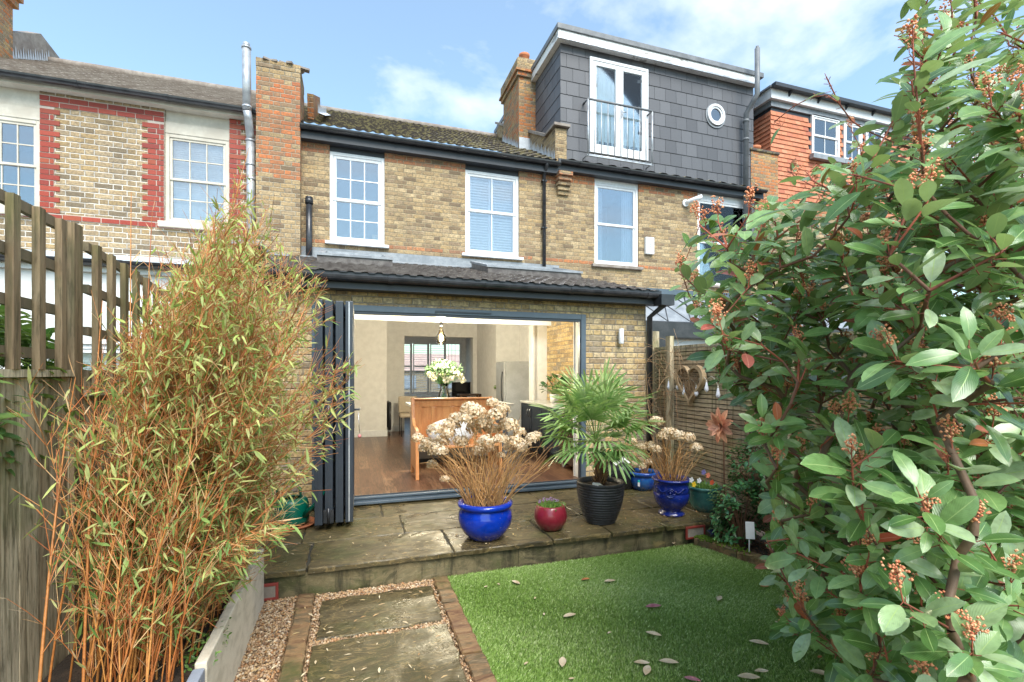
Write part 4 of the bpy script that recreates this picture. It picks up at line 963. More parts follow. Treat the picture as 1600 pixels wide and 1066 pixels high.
# path
pt_ = slabs('garden_path', [(-.215, .60, 3.30, 3.86), (-.235, .61, 2.58, 3.24), (-.24, .61, 1.9, 2.5), (-.24, .61, 1.2, 1.82), (-.24, .61, .3, 1.12)], .035, .06, M['flag'], jag=.012); tag(pt_, kind='structure')
def blocks(name, spans, mat, label, cat, group=None, seed=1):
    """edging bricks laid end to end along a polyline; spans = list of (p,q,width,height,len)"""
    r = random.Random(seed); V = []; F = []; A = []
    for (p, q, w_, h_, l_) in spans:
        p, q = Vector(p), Vector(q); n = max(1, int((q - p).length / l_)); d = (q - p) / n; s = Vector((-d.y, d.x, 0)).normalized() * w_ / 2
        for i in range(n):
            a = p + d * i + d * .02; c = p + d * (i + 1) - d * .02; z0 = -.03; z1 = h_ + r.uniform(-.01, .006); n0 = len(V); o = s * r.uniform(-.06, .06); q_ = r.random()
            m_ = 5
            for k in range(m_ + 1):
                c_ = a.lerp(c, k / m_) + o; j = [Vector((r.uniform(-.006, .006), r.uniform(-.006, .006), 0)) for _ in range(4)]
                e = .006 if k in (0, m_) else 0
                for v in (c_ - s + j[0] + Vector((0, 0, z0)), c_ - s + j[0] + Vector((0, 0, z1 - .01 - e)), c_ - s * .86 + Vector((0, 0, z1 - e + r.uniform(-.004, .004))), c_ + s * .86 + Vector((0, 0, z1 - e + r.uniform(-.004, .004))), c_ + s + j[1] + Vector((0, 0, z1 - .01 - e)), c_ + s + j[1] + Vector((0, 0, z0))):
                    V.append(tuple(v)); A.append(q_)
            for k in range(m_):
                for t in range(5): x = n0 + k * 6 + t; F.append((x, x + 1, x + 7, x + 6))
            F.append((n0, n0 + 1, n0 + 4, n0 + 5)); F.append((n0 + 1, n0 + 2, n0 + 3, n0 + 4)); x = n0 + m_ * 6; F.append((x, x + 5, x + 4, x + 1)); F.append((x + 1, x + 4, x + 3, x + 2))
    o = npmesh(name, np.array(V), np.array(F), mat, attr=np.array(A), smooth=False); return tag(o, label, cat, group)
blocks('brick_edging', [((-.325, 1.2, 0), (-.325, 3.98, 0), .115, .05, .225)], M['mossbrick'], 'mossy brick edging between the gravel strip and the path slabs', 'brick edging', seed=3)
blocks('brick_edging', [((.70, .8, 0), (.69, 3.98, 0), .12, .045, .225)], M['mossbrick'], 'weathered brick edging between the path slabs and the artificial lawn', 'brick edging', seed=5)
LE = [(3.22, 4.0), (3.27, 3.85), (3.42, 3.3), (3.52, 2.9), (3.62, 2.3), (3.66, 1.4), (3.66, .4)]
blocks('brick_edging', [((LE[i][0] + .05, LE[i][1], 0), (LE[i + 1][0] + .05, LE[i + 1][1], 0), .11, .10, .28) for i in range(len(LE) - 1)], M['mossbrick'], 'moss covered brick edging between the lawn and the planting bed', 'brick edging', seed=7)
# moss tufts on the far edging
r = random.Random(1); C = []
for i in range(2600):
    k = r.randrange(0, 5); t = r.random(); x = LE[k][0] + (LE[k + 1][0] - LE[k][0]) * t + .06 + r.gauss(0, .03); y = LE[k][1] + (LE[k + 1][1] - LE[k][1]) * t
    if math.sin(y * 7) + r.gauss(0, .5) > -.1: C.append((x, y, .095 + r.uniform(-.01, .008), .01, .01, .009, r.random() * 3, r.random()))
M['moss'] = rndmat('moss', ((.09, .15, .02), (.16, .24, .03), (.07, .11, .02)), .95, .1)
mo = blobs('moss', C, M['moss']); tag(mo, kind='stuff')
# gravel
r = np.random.RandomState(4); C = []
def grav(x0, x1, y0, y1, n, z=.0):
    X = r.uniform(x0, x1, n); Y = r.uniform(y0, y1, n); s = r.uniform(.005, .0125, n)
    for i in range(n): C.append((X[i], Y[i], z + r.uniform(0, .022), s[i] * r.uniform(.8, 1.5), s[i], s[i] * .7, r.uniform(0, 3), r.uniform()))
grav(-.68, -.40, 1.6, 4.02, 9000); grav(-.26, .64, 3.86, 4.0, 2300); grav(-.25, .64, 3.22, 3.32, 1500); grav(-.25, .64, 2.48, 2.6, 1300, .005); grav(-.26, -.21, 1.8, 4, 900); grav(.6, .645, 1.8, 4, 500)
gv = blobs('gravel', C, M['gravel']); tag(gv, kind='stuff')
gb_ = MB().face([(-.7, 1, -.005), (.64, 1, -.005), (.64, 4.04, -.005), (-.7, 4.04, -.005)]).build('gravel_bed', M['gravel'] if False else plain('gravel_bed', (.32, .2, .11), .95, col2=(.5, .35, .2), sc=60, bump=.8, bsc=90)); tag(gb_, kind='structure')
# lawn
lp = [(.76, .3), (.76, 3.99), (3.2, 3.99)] + LE[1:]
lb = MB().face([(p[0], p[1], .012) for p in lp]).build('lawn', M['turfbase']); tag(lb, kind='structure')
M['blade'] = rndmat('turf_blades', ((.1, .19, .02), (.175, .29, .045), (.26, .39, .085), (.4, .53, .17), (.62, .7, .34)), .5, .35)
N = 260000; r = np.random.RandomState(8)
def tix(n):
    u = r.uniform(size=n) ** 1.0; Y = 1.7 + (4.0 - 1.7) * u; X = r.uniform(.75, 3.62, n); return X, Y
X, Y = tix(N); lim = np.interp(-Y, [-p[1] for p in LE], [p[0] for p in LE]); k = X < lim + .01; X, Y = X[k], Y[k]; n = len(X)
h = r.uniform(.012, .025, n); an = 0.9 + .9 * np.sin(X * 2.1 + Y * 1.7) + r.normal(0, .9, n); ln = r.uniform(.3, 1.1, n) * h
w_ = r.uniform(.0012, .0022, n); rx, ry = np.cos(an + 1.57), np.sin(an + 1.57); dx, dy = np.cos(an) * ln, np.sin(an) * ln
V = np.stack([np.stack([X - rx * w_, Y - ry * w_, np.full(n, .01)], 1), np.stack([X + rx * w_, Y + ry * w_, np.full(n, .01)], 1), np.stack([X + dx * .45 + rx * w_, Y + dy * .45 + ry * w_, .01 + h * .7], 1), np.stack([X + dx + rx * w_ * .2, Y + dy + ry * w_ * .2, .01 + h], 1)], 1).reshape(-1, 3)
F = np.arange(n * 4).reshape(-1, 4)
from math import sin
pat = .46 + .16 * np.sin(X * 3.1 + 1.5 * np.sin(Y * 2.3)) * np.sin(Y * 3.7 + X) + r.normal(0, .26, n)
gr_ = npmesh('artificial_grass', V, F, M['blade'], attr=np.repeat(np.clip(pat, 0, 1), 4), smooth=False); tag(gr_, kind='stuff')
# fallen leaves on the lawn, each with its own curl
M['fl_pale'] = plain('dry_pale_leaf', (.66, .53, .36), .8, col2=(.5, .36, .2), sc=20); M['fl_red'] = plain('dry_red_leaf', (.32, .07, .09), .6, col2=(.45, .2, .2), sc=20); M['fl_or'] = plain('dry_orange_leaf', (.55, .2, .06), .7, col2=(.4, .13, .05), sc=20)
def fallen(px, py, L_, ang, m, label, grp, wd=.22, z=.035, curl=.25):
    c = G(px, py, z); V = []; F = []; n = 7
    for i in range(n + 1):
        t = i / n; w2 = L_ * wd * math.sin(math.pi * min(1, t * .96 + .02)) ** .8
        for s_ in (-1, 0, 1): V.append(((t - .5) * L_, s_ * w2, abs(s_) * w2 * .55 + curl * L_ * (t - .5) ** 2))
    for i in range(n):
        for j in (0, 1): a = i * 3 + j; F.append((a, a + 1, a + 4, a + 3))
    ca, sa = math.cos(ang), math.sin(ang); V = [(c.x + x * ca - y * sa, c.y + x * sa + y * ca, z + zz) for x, y, zz in V]
    return tag(npmesh('fallen_leaf', np.array(V), np.array(F), m), label, 'fallen leaf', grp)
PL = [(953, 909, .1, -.1, 'pale dry leaf near the back of the lawn, just in front of the ribbed pot', 0), (806, 911, .09, -1.1, 'pale upright dry leaf at the back left of the lawn, below the blue pot', 0),
 (890, 963, .1, .1, 'pale straight dry leaf alone on the left middle of the lawn', 0), (1021, 992, .1, -.8, 'pale slanting dry leaf just in front of the dark red leaf', 0), (1124, 936, .09, .6, 'pale dry leaf on the right of the lawn, right of the dark red leaf', 0),
 (1186, 1006, .11, -.7, 'long pale curled leaf left of the pale leaf by the shrub', 0), (1259, 1001, .09, .3, 'pale oval leaf beside the big shrub at the right of the lawn', 0), (1045, 1036, .11, -.5, 'long pale leaf right of the crossed pair at the lawn front', 0),
 (1003, 1037, .09, -.4, 'upper pale leaf of the crossed pair at the lawn front', 0), (1011, 1049, .1, .8, 'lower pale leaf of the crossed pair at the lawn front', 0), (879, 1036, .1, 1.1, 'pale leaf standing on edge, left of the crossed pair at the lawn front', 0),
 (1190, 1050, .08, -.3, 'small pale leaf above the yellowish one at the lawn front', 0), (1283, 1054, .11, -.7, 'long pale leaf at the front right corner of the lawn by the shrub', 0), (1170, 1060, .12, -.4, 'broad yellowish pale leaf at the very front of the lawn', 0), (1053, 849, .06, .7, 'pale leaf at the foot of the patio step, far right lawn corner', 0)]
for (x, y, l_, a_, lab, _) in PL: fallen(x, y, l_, a_, M['fl_pale'], lab, 'pale dry leaves on the lawn')
for (x, y) in [(822, 1037), (893, 1061), (952, 989), (779, 913), (759, 917), (836, 935), (1214, 973), (850, 960)]: fallen(x, y, .035, x * .7, M['fl_pale'], 'small pale scrap of dried leaf on the artificial lawn', 'small leaf scraps on the lawn')
fallen(1021, 949, .12, -.15, M['fl_red'], 'dark red fallen leaf, the only red one in mid lawn', None)
fallen(915, 906, .08, .1, M['fl_or'], 'rusty orange leaf lying near the left back part of the lawn', None)
fallen(1195, 917, .07, -.3, M['fl_or'], 'rusty orange curled leaf beside the mossy right edging of the lawn', None)
fallen(1082, 1063, .09, -.7, M['fl_red'], 'pinkish brown leaf at the front edge of the lawn', None)
fallen(1281, 1027, .04, .2, M['fl_or'], 'bright orange leaf scrap beside the shrub at the lawn front', None)

# ================================================================== LEFT FENCE
XF = -1.3
fe = thing('fence_panel', 'solid weathered vertical board fence with a timber trellis on top, along the left side', 'fence', (XF, 2.0, 0))
yb = .4; r = random.Random(3); V = []; F = []; A = []
M['board'] = None
def boardmat(name, cols, vec=(5, 5, .55)):
    g = NG(name); at = g.n('ShaderNodeAttribute', attribute_name='rnd'); P = g.pos(); q = g.scale(P, vec)
    c = g.ramp(g.m_('ADD', g.m_('MULTIPLY', at.outputs['Fac'], .45), g.m_('MULTIPLY', g.rng(g.noise(q, 2.2, 7, .65, .4), .3, .7), .55)), [(i / (len(cols) - 1), k) for i, k in enumerate(cols)])
    c = g.mix(g.rng(g.noise(q, 9, 5, .7), .45, .7, 0, .8), c, (.08, .065, .038)); c = g.mix(g.rng(g.noise(g.scale(P, (9, 9, .35)), 3, 4, .6), .52, .62, 0, .55), c, (.12, .1, .05))
    c = g.mix(g.rng(g.noise(P, 1.7, 5, .6), .45, .7, 0, .6), c, (.15, .17, .06))
    g.set(base=c, rough=.85, spec=.2); g.bump(g.noise(q, 14, 5, .6), .5, .006); return g.m
M['board'] = boardmat('fence_board', ((.36, .27, .165), (.54, .44, .29), (.7, .6, .42), (.46, .39, .24)))
def boards(name, spans, par, mat=None):
    """spans: boxes with own rnd"""
    V = []; F = []; A = []; r = random.Random(len(spans))
    for (x0, x1, y0, y1, z0, z1) in spans:
        n = len(V); V += [(x0, y0, z0), (x1, y0, z0), (x1, y1, z0), (x0, y1, z0), (x0, y0, z1), (x1, y0, z1), (x1, y1, z1), (x0, y1, z1)]; A += [r.random()] * 8
        for q in ((0, 3, 2, 1), (4, 5, 6, 7), (0, 1, 5, 4), (1, 2, 6, 5), (2, 3, 7, 6), (3, 0, 4, 7)): F.append([n + i for i in q])
    return npmesh(name, np.array(V), np.array(F), mat or M['board'], par, attr=np.array(A), smooth=False)
sp_ = []; y = yb
while y < 5.6:
    q = r.uniform(0, .005); ztop = 1.70
    sp_.append((XF - .03 - q, XF - .012 - q, y + .001, y + .125, .02, ztop)); y += .12
boards('board_panel', sp_, fe)
boards('capping_rail', [(XF - .06, XF + .012, yb, 2.92, 1.703, 1.735), (XF - .06, XF + .012, 3.05, 5.6, 1.60, 1.63)], fe)
p1 = 2.86; M['timber2'] = boardmat('old_timber', ((.15, .105, .06), (.26, .185, .11), (.33, .25, .15), (.2, .16, .09)))
for (yy, zt) in ((2.93, 2.46), (4.74, 2.3), (1.08, 2.45)): boards('post', [(XF - .07, XF + .006, yy, yy + .08, 0, zt)], fe, M['timber2'])
# trellis panels: vertical slats on the near side of three rails
def trellis(y0, y1, z0, z1, dz, n):
    for i in range(n):
        t = i / (n - 1); y = y0 + (y1 - y0) * t; boards('trellis_slat', [(XF - .01, XF + .018, y - .022, y + .022, z0, z1 + dz * t)], fe, M['timber2'])
    for k, f in enumerate((.0, .34, .67, 1)):
        b = MB(); zz = z0 + .05 + (z1 - z0 - .09) * f; b.face([(XF - .035, y0 - .05, zz), (XF - .035, y1 + .05, zz + dz * f), (XF - .035, y1 + .05, zz + dz * f + .045), (XF - .035, y0 - .05, zz + .045)])
        b.prism([(y0 - .05, zz), (y1 + .05, zz + dz * f), (y1 + .05, zz + dz * f + .045), (y0 - .05, zz + .045)], 'x', XF - .038, XF - .011); b.v = b.v[4:]; b.f = [tuple(i - 4 for i in f_) for f_ in b.f[1:]]; b.s = b.s[1:]
        b.build('trellis_rail', M['timber'], fe)
trellis(1.29, 2.82, 1.735, 2.44, .0, 10); trellis(3.155, 4.64, 1.64, 2.40, -.11, 10); trellis(4.9, 5.8, 1.64, 2.26, -.08, 6)
M['darkfelt'] = plain('dark_backing_board', (.06, .045, .03), .9)
# ================================================================== RIGHT FENCE
XG = 3.97
rf_ = thing('slatted_fence', 'horizontal slatted timber fence with a heart and lights hung on it, right side', 'fence', (XG, 4.5, 0))
sp_ = []; z = .12; k = 0
while z < 2.0: sp_.append((XG, XG + .018, .3, YE - .03, z, z + .042)); z += .052
sl = boards('slat_panel', sp_, rf_, boardmat('slat_board', ((.22, .15, .085), (.42, .31, .19), (.52, .4, .26), (.33, .27, .15)), (1, .5, 7)))
boards('capping_rail', [(XG - .01, XG + .07, .3, YE - .03, 2.04, 2.07)], rf_)
boards('end_board', [(EXR + .002, XG + .09, YE + .002, YE + .02, .1, 2.3)], rf_)
for yy in (5.3, 3.5, 1.7): boards('post', [(XG - .065, XG - .002, yy, yy + .09, 0, 2.2 if yy > 5 else 2.03)], rf_)
MB().box(XG + .024, XG + .04, .3, YE - .03, .1, 2.03).build('backing_board', M['darkfelt'], rf_)
sb = MB().face([(LE[0][0] + .1, 4.02, .03)] + [(p[0] + .1, p[1], .03) for p in LE] + [(5, .4, .05), (5, 4.02, .05)]).build('planting_bed', M['soil']); tag(sb, kind='structure')
C = []; r = random.Random(2)
for i in range(2500): y = r.uniform(1.6, 4.0); x = r.uniform(3.4, 4.0); C.append((x, y, .045, r.uniform(.006, .02), r.uniform(.004, .012), .004, r.random() * 3, r.random()))
M['bark'] = rndmat('bark_chippings', ((.12, .06, .035), (.25, .12, .06), (.08, .045, .03), (.3, .17, .1)), .9, .2)
tag(blobs('bark_chippings', C, M['bark']), kind='stuff')
# ---- wooden heart, lights and flower on the fence
def WX(px, py, X):
    a, b_, c = ray(px, py); t = X / a; return Vector((X, b_ * t, CZ + c * t))
hx = XG - .05; hc = WX(1078, 597, hx); R0 = .30
def heart(t, s): return (s * .0625 * 16 * math.sin(t) ** 3 * .95, s * .0625 * (13 * math.cos(t) - 5 * math.cos(2 * t) - 2 * math.cos(3 * t) - math.cos(4 * t)))
ho = thing('heart_ornament', 'wide wooden heart shaped frame hanging on the slatted fence', 'ornament', hc)
k = 60; b = MB()
for i in range(k):
    t0, t1 = 2 * math.pi * i / k, 2 * math.pi * (i + 1) / k
    o0, o1, i0, i1 = heart(t0, .27), heart(t1, .27), heart(t0, .222), heart(t1, .222)
    P = lambda q, x: (x, hc.y - q[0], hc.z + q[1] + .0)
    b.face([P(o0, hx - .03), P(i0, hx - .03), P(i1, hx - .03), P(o1, hx - .03)]); b.face([P(o0, hx - .03), P(o1, hx - .03), P(o1, hx + .03), P(o0, hx + .03)]); b.face([P(i0, hx - .03), P(i0, hx + .03), P(i1, hx + .03), P(i1, hx - .03)])
b.build('heart_frame', plain('pale_driftwood', (.5, .37, .22), .8, col2=(.33, .22, .12), sc=12, bump=.3), ho)
S = []; r = random.Random(5)
for i in range(90):
    t = r.uniform(0, 6.28); a = heart(t, .215); t2 = t + r.uniform(1.5, 4.5); c = heart(t2, .215)
    S.append((hx - .01 + r.uniform(-.01, .015), hc.y - a[0], hc.z + a[1], hx - .01 + r.uniform(-.01, .015), hc.y - c[0], hc.z + c[1], .003, .0025, r.random()))
M['twig'] = rndmat('dry_twig', ((.33, .2, .1), (.45, .3, .17), (.22, .12, .06)), .8, .2)
sticks('woven_twigs', S, M['twig'], ho)
ls = thing('string_lights', 'string of clear teardrop bulbs slung along the slatted fence', 'string lights', WX(1120, 600, XG - .07))
M['bulb'] = plain('frosted_bulb', (.82, .82, .86), .15, col2=(.6, .6, .66), sc=40, coat=.5); M['cable'] = plain('pale_cable', (.6, .55, .45), .6)
bp = [(1045, 600), (1059, 600), (1069, 610), (1088, 610), (1104, 603), (1122, 612), (1143, 602), (1158, 607)]; prev = None
for i, (x, y) in enumerate(bp):
    c = WX(x, y, XG - .06); b = MB()
    b.lathe([(.0, -.075), (.012, -.072), (.026, -.045), (.024, -.03), (.013, .02), (.009, .04), (0, .042)], c, 12).build('bulb', M['bulb'], ls)
    MB().tube([(c.x, c.y, c.z + .035), (c.x, c.y, c.z + .065)], .009, 8).build('bulb_cap', M['cable'], ls)
    top = Vector((c.x, c.y, c.z + .065))
    if prev is not None:
        pts = [prev.lerp(top, t / 8) + Vector((0, 0, .07 * math.sin(math.pi * t / 8))) for t in range(9)]; MB().tube(pts, .003, 5).build('cable', M['cable'], ls)
    prev = top
fc = WX(1128, 665, XG - .14)
mf = thing('metal_flower', 'rust coloured metal flower ornament with pointed petals, in front of the slatted fence', 'ornament', fc)
T = []
for rg, (n, L_, el) in enumerate(((9, .2, .35), (8, .155, .8), (6, .1, 1.15))):
    for i in range(n):
        a = 2 * math.pi * i / n + rg * .35; d = Vector((-math.sin(el), math.cos(a) * math.cos(el), math.sin(a) * math.cos(el))); T.append((*fc, *d, -1, 0, .001, L_, L_ * .2, (i * .37 + rg * .2) % 1))
M['petal'] = leafmat('rusty_petal', ((.62, .28, .16), (.7, .36, .22), (.5, .17, .1), (.75, .45, .3)), .5, (.35, .1, .06), 0, .5)
leaves('petals', T, M['petal'], mf); MB().tube([fc + Vector((.02, 0, 0)), fc + Vector((.05, .02, -.7)), (fc.x + .05, fc.y + .02, .03)], .008, 6).build('stem', M['bark'], mf)

# ================================================================== RAISED BED
bx = -.62
rbm = thing('raised_bed', 'raised bed edged with pale rendered and blue grey boards, at the foot of the bamboo', 'raised bed', (bx, 3, 0))
MB().box(bx - .05, bx, 2.5, 3.99, -.02, .42).build('pale_board', plain('pale_planter_render', (.74, .66, .53), .8, col2=(.5, .43, .32), sc=7, bump=.3, lo=.4, hi=.75, vec=(1, 1, 2)), rbm, bevel=.006)
MB().box(bx - .055, bx - .006, .6, 2.495, -.02, .40).build('grey_board', plain('blue_grey_planter_board', (.3, .33, .4), .7, col2=(.22, .25, .3), sc=5, bump=.3), rbm, bevel=.006)
MB().box(XF, bx - .056, .6, 4.0, 0, .36).build('soil_fill', M['soil'], rbm)
# ================================================================== AIR VENTS set against the step
for (x, y0, z0, lab) in ((G(440, 925, 0).x - .23, PY - .012, .02, 'small red framed grey vent at the left end of the patio step'), (G(1070, 838, .1).x, PY - .012, .07, 'small red framed grey vent at the right end of the patio step')):
    v = thing('air_vent', lab, 'vent', (x + .12, y0, z0)); f = frame(MB(), x, x + .23, z0, z0 + .125, y0 - .02, y0, .02).build('vent_frame', plain('red_vent_paint', (.25, .035, .025), .6), v, bevel=.003)
    MB().box(x + .02, x + .21, y0 - .014, y0 - .001, z0 + .02, z0 + .105).build('vent_face', M['roof_old'], v)
# ================================================================== POTS
def glaze(name, c1, c2, rough=.12):
    g = NG(name); P = g.pos(); s = g.n('ShaderNodeSeparateXYZ'); g.l(P, s.inputs[0])
    c = g.mix(g.rng(g.noise(P, 7, 6, .6), .35, .65), c1, c2); c = g.mix(g.rng(g.noise(g.scale(P, (9, 9, 1.5)), 5, 5, .7), .6, .72, 0, .35), c, tuple(min(1, k * 2 + .02) for k in c1))
    z = g.m_('SUBTRACT', s.outputs[2], ZP); d = g.m_('MULTIPLY', g.rng(z, .0, .11, 1, 0), g.rng(g.noise(P, 22, 5, .7), .42, .62)); sp = g.rng(g.noise(P, 48, 3, .6), .66, .72, 0, .5)
    d = g.m_('MAXIMUM', d, sp); c = g.mix(g.m_('MULTIPLY', d, .75), c, (.2, .15, .09)); g.set(base=c, rough=g.m_('ADD', g.m_('MULTIPLY', d, .5), rough), coat=.4, crough=.08); g.bump(g.noise(P, 26, 4), .08, .006); return g.m
M['blue'] = glaze('bright_blue_glaze', (.004, .04, .42), (.002, .025, .3)); M['navy'] = glaze('deep_blue_glaze', (.006, .015, .16), (.01, .03, .24)); M['burg'] = glaze('burgundy_glaze', (.24, .018, .035), (.19, .012, .025), .28); M['teal'] = glaze('teal_glaze', (.06, .2, .17), (.03, .12, .11)); M['char'] = plain('charcoal_fibrestone', (.022, .023, .026), .45, col2=(.05, .05, .055), sc=14, bump=.2, vec=(1, 1, 6)); M['lblue'] = glaze('light_blue_glaze', (.01, .05, .3), (.02, .12, .35))
def pot(name, label, loc, prof, mat, soil=None, k=48, fr=None, inner=.022, fill=None):
    t = thing(name, label, 'plant pot', loc)
    top = prof[-1]; inn = [(top[0] - inner, top[1]), (top[0] - inner - .005, top[1] - .05), (prof[max(0, len(prof) - 4)][0] - .03, top[1] - .1)]
    b = MB().lathe([(0, 0)] + prof + inn, loc, k, fr); b.build('pot_body', mat, t)
    sz_ = fill if fill else top[1] - .045; MB().lathe([(top[0] - inner - .004, sz_), (top[0] * .5, sz_ + .012), (0, sz_ + .015)], loc, 24).build('potting_soil', M['soil'], t); return t
pA = G(759, 840, ZP); pA = Vector((pA.x, pA.y + .02, ZP))
t1 = pot('plant_pot', 'wide bright blue glazed pot at the patio edge, holding the biggest dried hydrangea', pA, [(.135, 0), (.15, .01), (.2, .06), (.238, .13), (.248, .19), (.24, .24), (.222, .272), (.222, .28), (.24, .287), (.252, .302), (.252, .32), (.24, .332), (.225, .335)], M['blue'])
pB = G(860, 827, ZP)
t2 = pot('plant_pot', 'small round burgundy pot with mauve flowers, between the blue and ribbed pots', pB, [(.075, 0), (.085, .003), (.12, .03), (.15, .08), (.16, .125), (.153, .18), (.135, .225), (.128, .235), (.122, .236)], M['burg'], inner=.012)
pC = G(938, 815, ZP)
prof = [(.13, 0), (.14, .003)]; n = 30
for i in range(n * 2 + 1):
    z = .01 + .38 * i / (2 * n); rr = .14 + .095 * math.sin(min(1, z / .36) * math.pi * .5) ** .9; prof.append((rr + (.003 if i % 4 < 2 else -.003), z))
prof += [(.238, .395), (.24, .405), (.235, .412), (.226, .412)]
t3 = pot('plant_pot', 'large ribbed charcoal pot with the fan palm, beside the small burgundy pot', pC, prof, M['char'])
pD = G(1049, 803, ZP)
t4 = pot('plant_pot', 'deep blue footed urn with raised swags, holding a dried hydrangea near the fence', pD, [(.13, 0), (.137, .008), (.135, .022), (.11, .035), (.1, .045), (.1, .055), (.13, .08), (.165, .13), (.185, .19), (.188, .235), (.182, .24), (.187, .246), (.184, .3), (.178, .345), (.186, .355), (.2, .365), (.203, .378), (.195, .386), (.182, .386)], M['navy'])
an = math.atan2(-pD.y, -pD.x) - .05
b = MB()
def onpot(a, z, rr): return (pD.x + rr * math.cos(a), pD.y + rr * math.sin(a), ZP + z)
for rr0 in (.045, .028): b.tube([onpot(an + rr0 / .19 * math.cos(t * .52), .26 + rr0 * math.sin(t * .52), .192) for t in range(13)], .006, 6)
for s_ in (-1, 1): b.tube([onpot(an + s_ * (.25 + .09 * i), .285 - .02 * math.sin(i * .8) , .192) for i in range(8)], .005, 6)
b.ball(onpot(an, .26, .19), .014)
b.build('relief', M['navy'], t4)
pE = G(1005, 764, ZP); pE = Vector((pE.x, pE.y, ZP))
t5 = pot('plant_pot', 'small bright and light blue rimmed bowl pot with a price sticker, behind the urn', pE, [(.12, 0), (.13, .003), (.165, .05), (.185, .11), (.188, .16), (.182, .18), (.19, .19), (.205, .2), (.208, .225), (.2, .235), (.188, .236)], M['lblue'])
an = math.atan2(-pE.y, -pE.x) - .35
def onE(a, z): return (pE.x + .192 * math.cos(a), pE.y + .192 * math.sin(a), ZP + z)
MB().face([onE(an, .07), onE(an + .14, .07), onE(an + .14, .12), onE(an, .12)]).build('price_sticker', M['white'], t5, fix=False)
MB().face([onE(an, .121), onE(an + .14, .121), onE(an + .14, .15), onE(an, .15)]).build('sticker_top', plain('teal_sticker', (.02, .5, .5), .5), t5, fix=False)
pF = G(1100, 797, ZP)
t6 = pot('plant_pot', 'teal fluted pot with pansies, beside the blue urn and the fence', pF, [(.11, 0), (.12, .004), (.145, .06), (.165, .14), (.175, .21), (.178, .235), (.188, .245), (.19, .262), (.182, .268), (.172, .268)], M['teal'], fr=lambda t, z: 1 + (.014 * abs(math.sin(t * 14)) if .03 < z < .225 else 0))
# black pot wrapped in a bin bag
pG = G(966, 762, ZP)
t7 = thing('bin_bag', 'black plastic bag bunched around a tub with a pale lining, behind the palm pot', 'bag', pG)
r = random.Random(3); V = []; F = []; k = 40; zs = [0, .05, .12, .2, .27, .31, .33]; rs_ = [.17, .19, .2, .205, .2, .17, .1]
for zz, rr in zip(zs, rs_):
    for j in range(k): a = 2 * math.pi * j / k; q = rr * (1 + .07 * math.sin(a * 5 + zz * 20) + .05 * math.sin(a * 11 + zz * 37) + r.uniform(-.02, .02)); V.append((pG.x + q * math.cos(a), pG.y + q * math.sin(a), ZP + zz + .02 * math.sin(a * 3)))
F = [(i * k + j, i * k + (j + 1) % k, (i + 1) * k + (j + 1) % k, (i + 1) * k + j) for i in range(6) for j in range(k)]
M['bag'] = plain('black_plastic_bag', (.012, .013, .015), .22, col2=(.02, .02, .024), sc=5, bump=.8, bsc=14, dist=.02)
npmesh('bag_body', np.array(V), np.array(F), M['bag'], t7)
MB().obox((pG.x + .0, pG.y - .02, ZP + .36), (.22, .2, .012), (R(35), R(-12), .3)).obox((pG.x + .0, pG.y - .07, ZP + .33), (.14, .02, .1), (R(10), 0, .2)).build('lining_sheet', M['blind'], t7, bevel=.004)
MB().obox((pG.x + .0, pG.y - .035, ZP + .368), (.04, .17, .012), (R(35), R(-12), .3)).build('strap', M['char'], t7)
# watering can
pH = G(462, 806, ZP); pH = Vector((pH.x, 5.2, ZP))
wc = thing('watering_can', 'dark green plastic watering can in a saucer, half hidden by the bamboo', 'watering can', pH)
M['green'] = plain('dark_green_plastic', (.0, .13, .085), .3, sc=3)
MB().lathe([(0, .03), (.15, .03), (.16, .06), (.155, .22), (.14, .26), (.1, .28), (.09, .27)], pH, 28).build('can_body', M['green'], wc)
MB().tube([pH + Vector((.1, -.08, .1)), pH + Vector((.22, -.16, .22)), pH + Vector((.3, -.22, .36))], [.03, .022, .018], 10).build('spout', M['green'], wc)
MB().tube([pH + Vector((-.12, .04, .2)), pH + Vector((-.14, .04, .38)), pH + Vector((0, 0, .44)), pH + Vector((.08, -.03, .36)), pH + Vector((.08, -.03, .27))], .014, 10).build('handle', M['green'], wc)
sc_ = MB().lathe([(0, 0), (.2, 0), (.22, .02), (.23, .03), (.215, .03), (.2, .015), (0, .012)], pH, 32).build('plant_saucer', M['terra']); tag(sc_, 'terracotta saucer under the green watering can', 'saucer')
# solar light and white marker in the bed
sl0 = WX(1112, 832, 3.36)
st_ = thing('solar_light', 'small dark square solar light on a stake at the bed corner', 'garden light', (sl0.x, sl0.y, .03))
MB().obox(sl0, (.09, .07, .018), (R(38), 0, R(15))).build('light_body', M['char'], st_, bevel=.003); MB().obox(sl0 + Vector((0, -.007, .0095)), (.07, .05, .003), (R(38), 0, R(15))).build('solar_panel', plain('blue_solar_cell', (.05, .07, .16), .2), st_); MB().tube([(sl0.x, sl0.y + .01, .03), (sl0.x, sl0.y + .01, sl0.z)], .007, 6).build('stake', M['char'], st_)
pm = WX(1172, 829, 3.42)
mk = thing('plant_marker', 'white rectangular plastic marker leaning in the bed under the shrubs', 'marker', (pm.x, pm.y, .03))
MB().obox(pm, (.09, .006, .15), (R(-12), R(6), R(-8))).build('marker_plate', M['white'], mk, bevel=.002); MB().tube([(pm.x, pm.y + .01, .02), (pm.x, pm.y + .01, pm.z)], .006, 6).build('stake', M['white'], mk)

